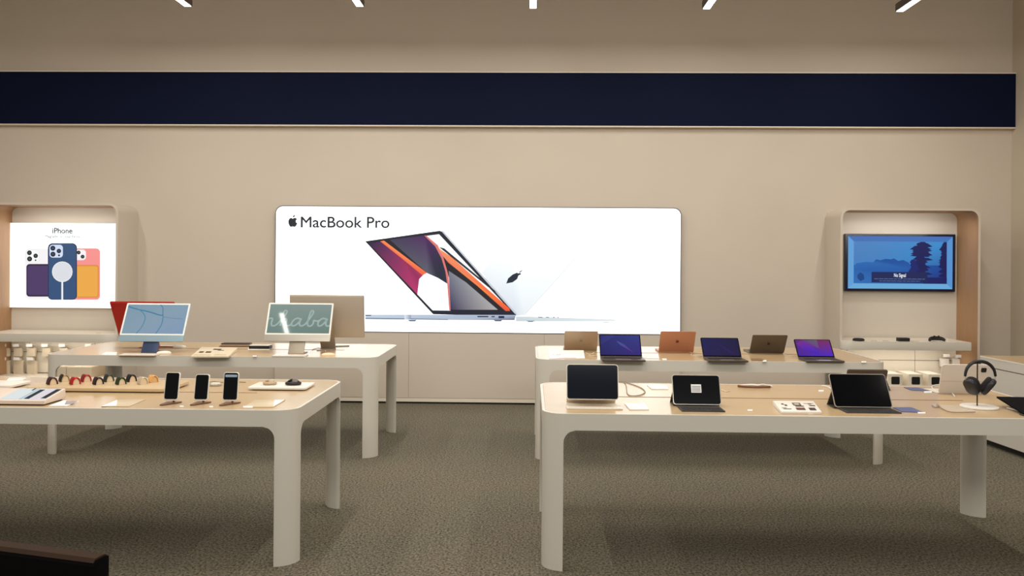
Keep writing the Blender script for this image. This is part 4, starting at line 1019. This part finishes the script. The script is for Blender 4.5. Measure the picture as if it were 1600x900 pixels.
for i, x_ in enumerate(topx):
    nm = ['leftmost', 'second', 'third', 'fourth', 'fifth', 'rightmost'][i]
    pack(f'cream pack on a hook in the left alcove, {nm} of the upper row', x_, 539.5, 543.5, 557, 'hanging packs, upper row left alcove', 13, PACKM)
for i, x_ in enumerate([5, 26, 47]):
    nm = ['leftmost', 'middle', 'right'][i]
    pack(f'cream pack on a hook in the left alcove, {nm} one of the lower row', x_, 560.5, 563.5, 586, 'hanging packs, lower row left alcove', 15, PACKM)
pack('white pack hanging on the left hook beside the wooden alcove side', 1478.5, 555.5, 560, 573, 'hanging packs, right alcove', 13, WHITE)
pack('white pack hanging on the right hook beside the wooden alcove side', 1497.5, 556.5, 560.5, 573, 'hanging packs, right alcove', 13, WHITE)

# boxes on the ledges
def ubox(label, pxl, pxr, pyt, y_front, d, m, sq=None, group=None):
    A = W(pxl, pyt, y_front); B = W(pxr, pyt, y_front)
    t0 = thing('product_box', label, 'box', ((A.x+B.x)/2, y_front, .2925), 0, group); w3 = (B.x-A.x)/2; h3 = A.z-.2925
    part('carton', m, t0, lambda bm: box(bm, -w3, w3, 0, d, 0, h3), bev=.003)
    if sq: part('window_print', BLACK, t0, lambda bm: prism(bm, rrect(-.043, .043, h3/2-.04, h3/2+.04, .012), -.0012, 0, 'y'), smooth=False)
    return t0
BW = mat('box_white', S(232, 222, 204), .45)
for i, (l_, r_) in enumerate(((1388, 1410.5), (1420, 1442), (1451, 1473))):
    ubox('white box with a black rounded square, ' + ['leftmost of the three on the alcove ledge', 'middle of the three on the alcove ledge', 'right of the three, partly behind the folio tablet'][i], l_, r_, 584.5+i*.3, AF+.05, .30, BW, True, 'white speaker boxes')
ubox('long cream carton behind the left table apron, left one', 77, 103, 573, AF+.06, .3, mat('carton_cream', S(216, 200, 176), .5))
ubox('long cream carton behind the left table apron, right one', 104, 143, 573.5, AF+.06, .3, mat('carton_cream2', S(222, 206, 178), .5))

# things on the right shelf
def on_shelf(name, label, cat, px, m, w_, d_, h_, r_, fy=.02):
    p = W(px, 522, AF-.02); o = part(name, m, None, lambda bm: prism(bm, rrect(-w_/2, w_/2, -d_/2, d_/2, r_), 0, h_, 'z'), bev=min(.006, h_*.4))
    o.location = (p.x, AF-.02, SHZ); return tag(o, label, cat)
p = W(1341.5, 522, AF-.03)
o = part('speaker_puck', BLACK, None, lambda bm: lathe(bm, [(.045, 0), (.058, .006), (.058, .018), (.045, .028), (.015, .031)], 28)); o.location = (p.x, AF-.03, SHZ)
tag(o, 'flat round black device at the left end of the right wall shelf', 'speaker')
on_shelf('media_player', 'small black box in the middle of the right wall shelf', 'device', 1411, BLACK, .115, .08, .036, .012)
o = thing('game_controller', 'black game controller near the right end of the right wall shelf', 'controller', (W(1463, 522, AF-.03).x, AF-.03, SHZ))
part('body', BLACK, o, lambda bm: (tube(bm, curve_pts([(-.078, -.02, .014), (-.055, 0, .03), (0, .012, .034), (.055, 0, .03), (.080, -.02, .014)], 6), [.012+.010*math.sin(PI*k/24) for k in range(25)], 10)))
for sx in (-1, 1): part('thumb_stick', BLACK, o, lambda bm: tube(bm, [(sx*.022, -.005, .048), (sx*.022, -.005, .062)], [.006, .009], 10))
for (x_, lab, w_) in ((1366, 'small cream tag left of the black box on the right shelf', .05), (1384, 'small cream tag touching the black box side of the right shelf', .05), (1430, 'pale cable end right of the black box on the right shelf', .07), (1478.5, 'tiny white tag right of the game controller', .03)):
    on_shelf('price_tag', lab, 'tag', x_, PAPER if w_ < .05 else mat('tag_tan', S(206, 186, 156), .5), w_, .035, .006, .003)
o = part('small_tag', mat('tag_tan', S(206, 186, 156), .5), None, lambda bm: box(bm, -.02, .02, -.01, .01, 0, .004)); o.location = (W(154, 514, AF+.05).x, AF+.05, SHZ); tag(o, 'tiny brown tag on the shelf under the phone poster', 'tag')

# ------------------------------------------------------------------ counter on the right and black panel at lower left
A = T(1534, 694, .0); B = T(1600, 718, .0); d = (B-A).normalized(); n_ = Vector((-d.y, d.x, 0))
if n_.x < 0: n_ = -n_
A2 = A-d*((WY-.02-A.y)/-d.y if False else 0)
start = A + d*((7.40-A.y)/d.y); end = A+d*((4.9-A.y)/d.y)
ct = thing('side_counter', 'long pale counter with an oak top along the right wall', 'counter', start)
e_ = end-start
CZ = W(1536, 556, A.y).z
def cpoly(off, inset=0):
    p0, p1 = n_*off, e_+n_*off
    xw = XR-.01-start.x
    return [(p0.x, p0.y), (p1.x, p1.y), (max(xw, p1.x+.3), p1.y), (max(xw, p0.x+.3), p0.y)]
part('kick_plate', KICK, ct, lambda bm: prism(bm, cpoly(.05), 0, .055, 'z'), smooth=False)
part('cabinet', mat('counter_grey', S(206, 200, 188), .4), ct, lambda bm: prism(bm, cpoly(.0), .055, CZ-.094, 'z'), smooth=False)
part('shadow_gap', SEAM, ct, lambda bm: prism(bm, cpoly(.012), CZ-.094, CZ-.086, 'z'), smooth=False)
part('fascia', mat('counter_grey', S(206, 200, 188), .4), ct, lambda bm: prism(bm, cpoly(.0), CZ-.086, CZ-.012, 'z'), smooth=False)
part('edge_strip', WHITE, ct, lambda bm: prism(bm, cpoly(-.002), CZ-.012, CZ-.003, 'z'), smooth=False)
part('oak_top', OAK, ct, lambda bm: prism(bm, cpoly(.002), CZ-.003, CZ, 'z'), smooth=False)

pz = .70
q0 = T(-40, 840.5, pz); q1 = T(171, 867.5, pz); d = (q1-q0).normalized(); nn = Vector((d.y, -d.x, 0))
dp_ = thing('low_partition', 'low black panel in the bottom left corner, nearest the camera', 'partition', (q0+q1)/2-Vector((0, 0, pz)), math.atan2(d.y, d.x))
hl2 = (q1-q0).length/2
def f(bm):
    prism(bm, [(-.0, 0), (-.0, pz-.0), (-.012, pz+.004), (-.05, pz+.002), (-.062, pz-.012), (-.066, 0)], -hl2-.5, hl2, 'x')
part('panel', mat('partition_black', S(11, 9, 9), .8, spec=.05), dp_, f, bev=.004)
part('top_rail', mat('rail_brown', S(62, 47, 36), .85, spec=.1), dp_, lambda bm: prism(bm, [(-.004, pz+.001), (-.012, pz+.008), (-.050, pz+.007), (-.058, pz-.004)], -hl2-.5, hl2-.004, 'x'))
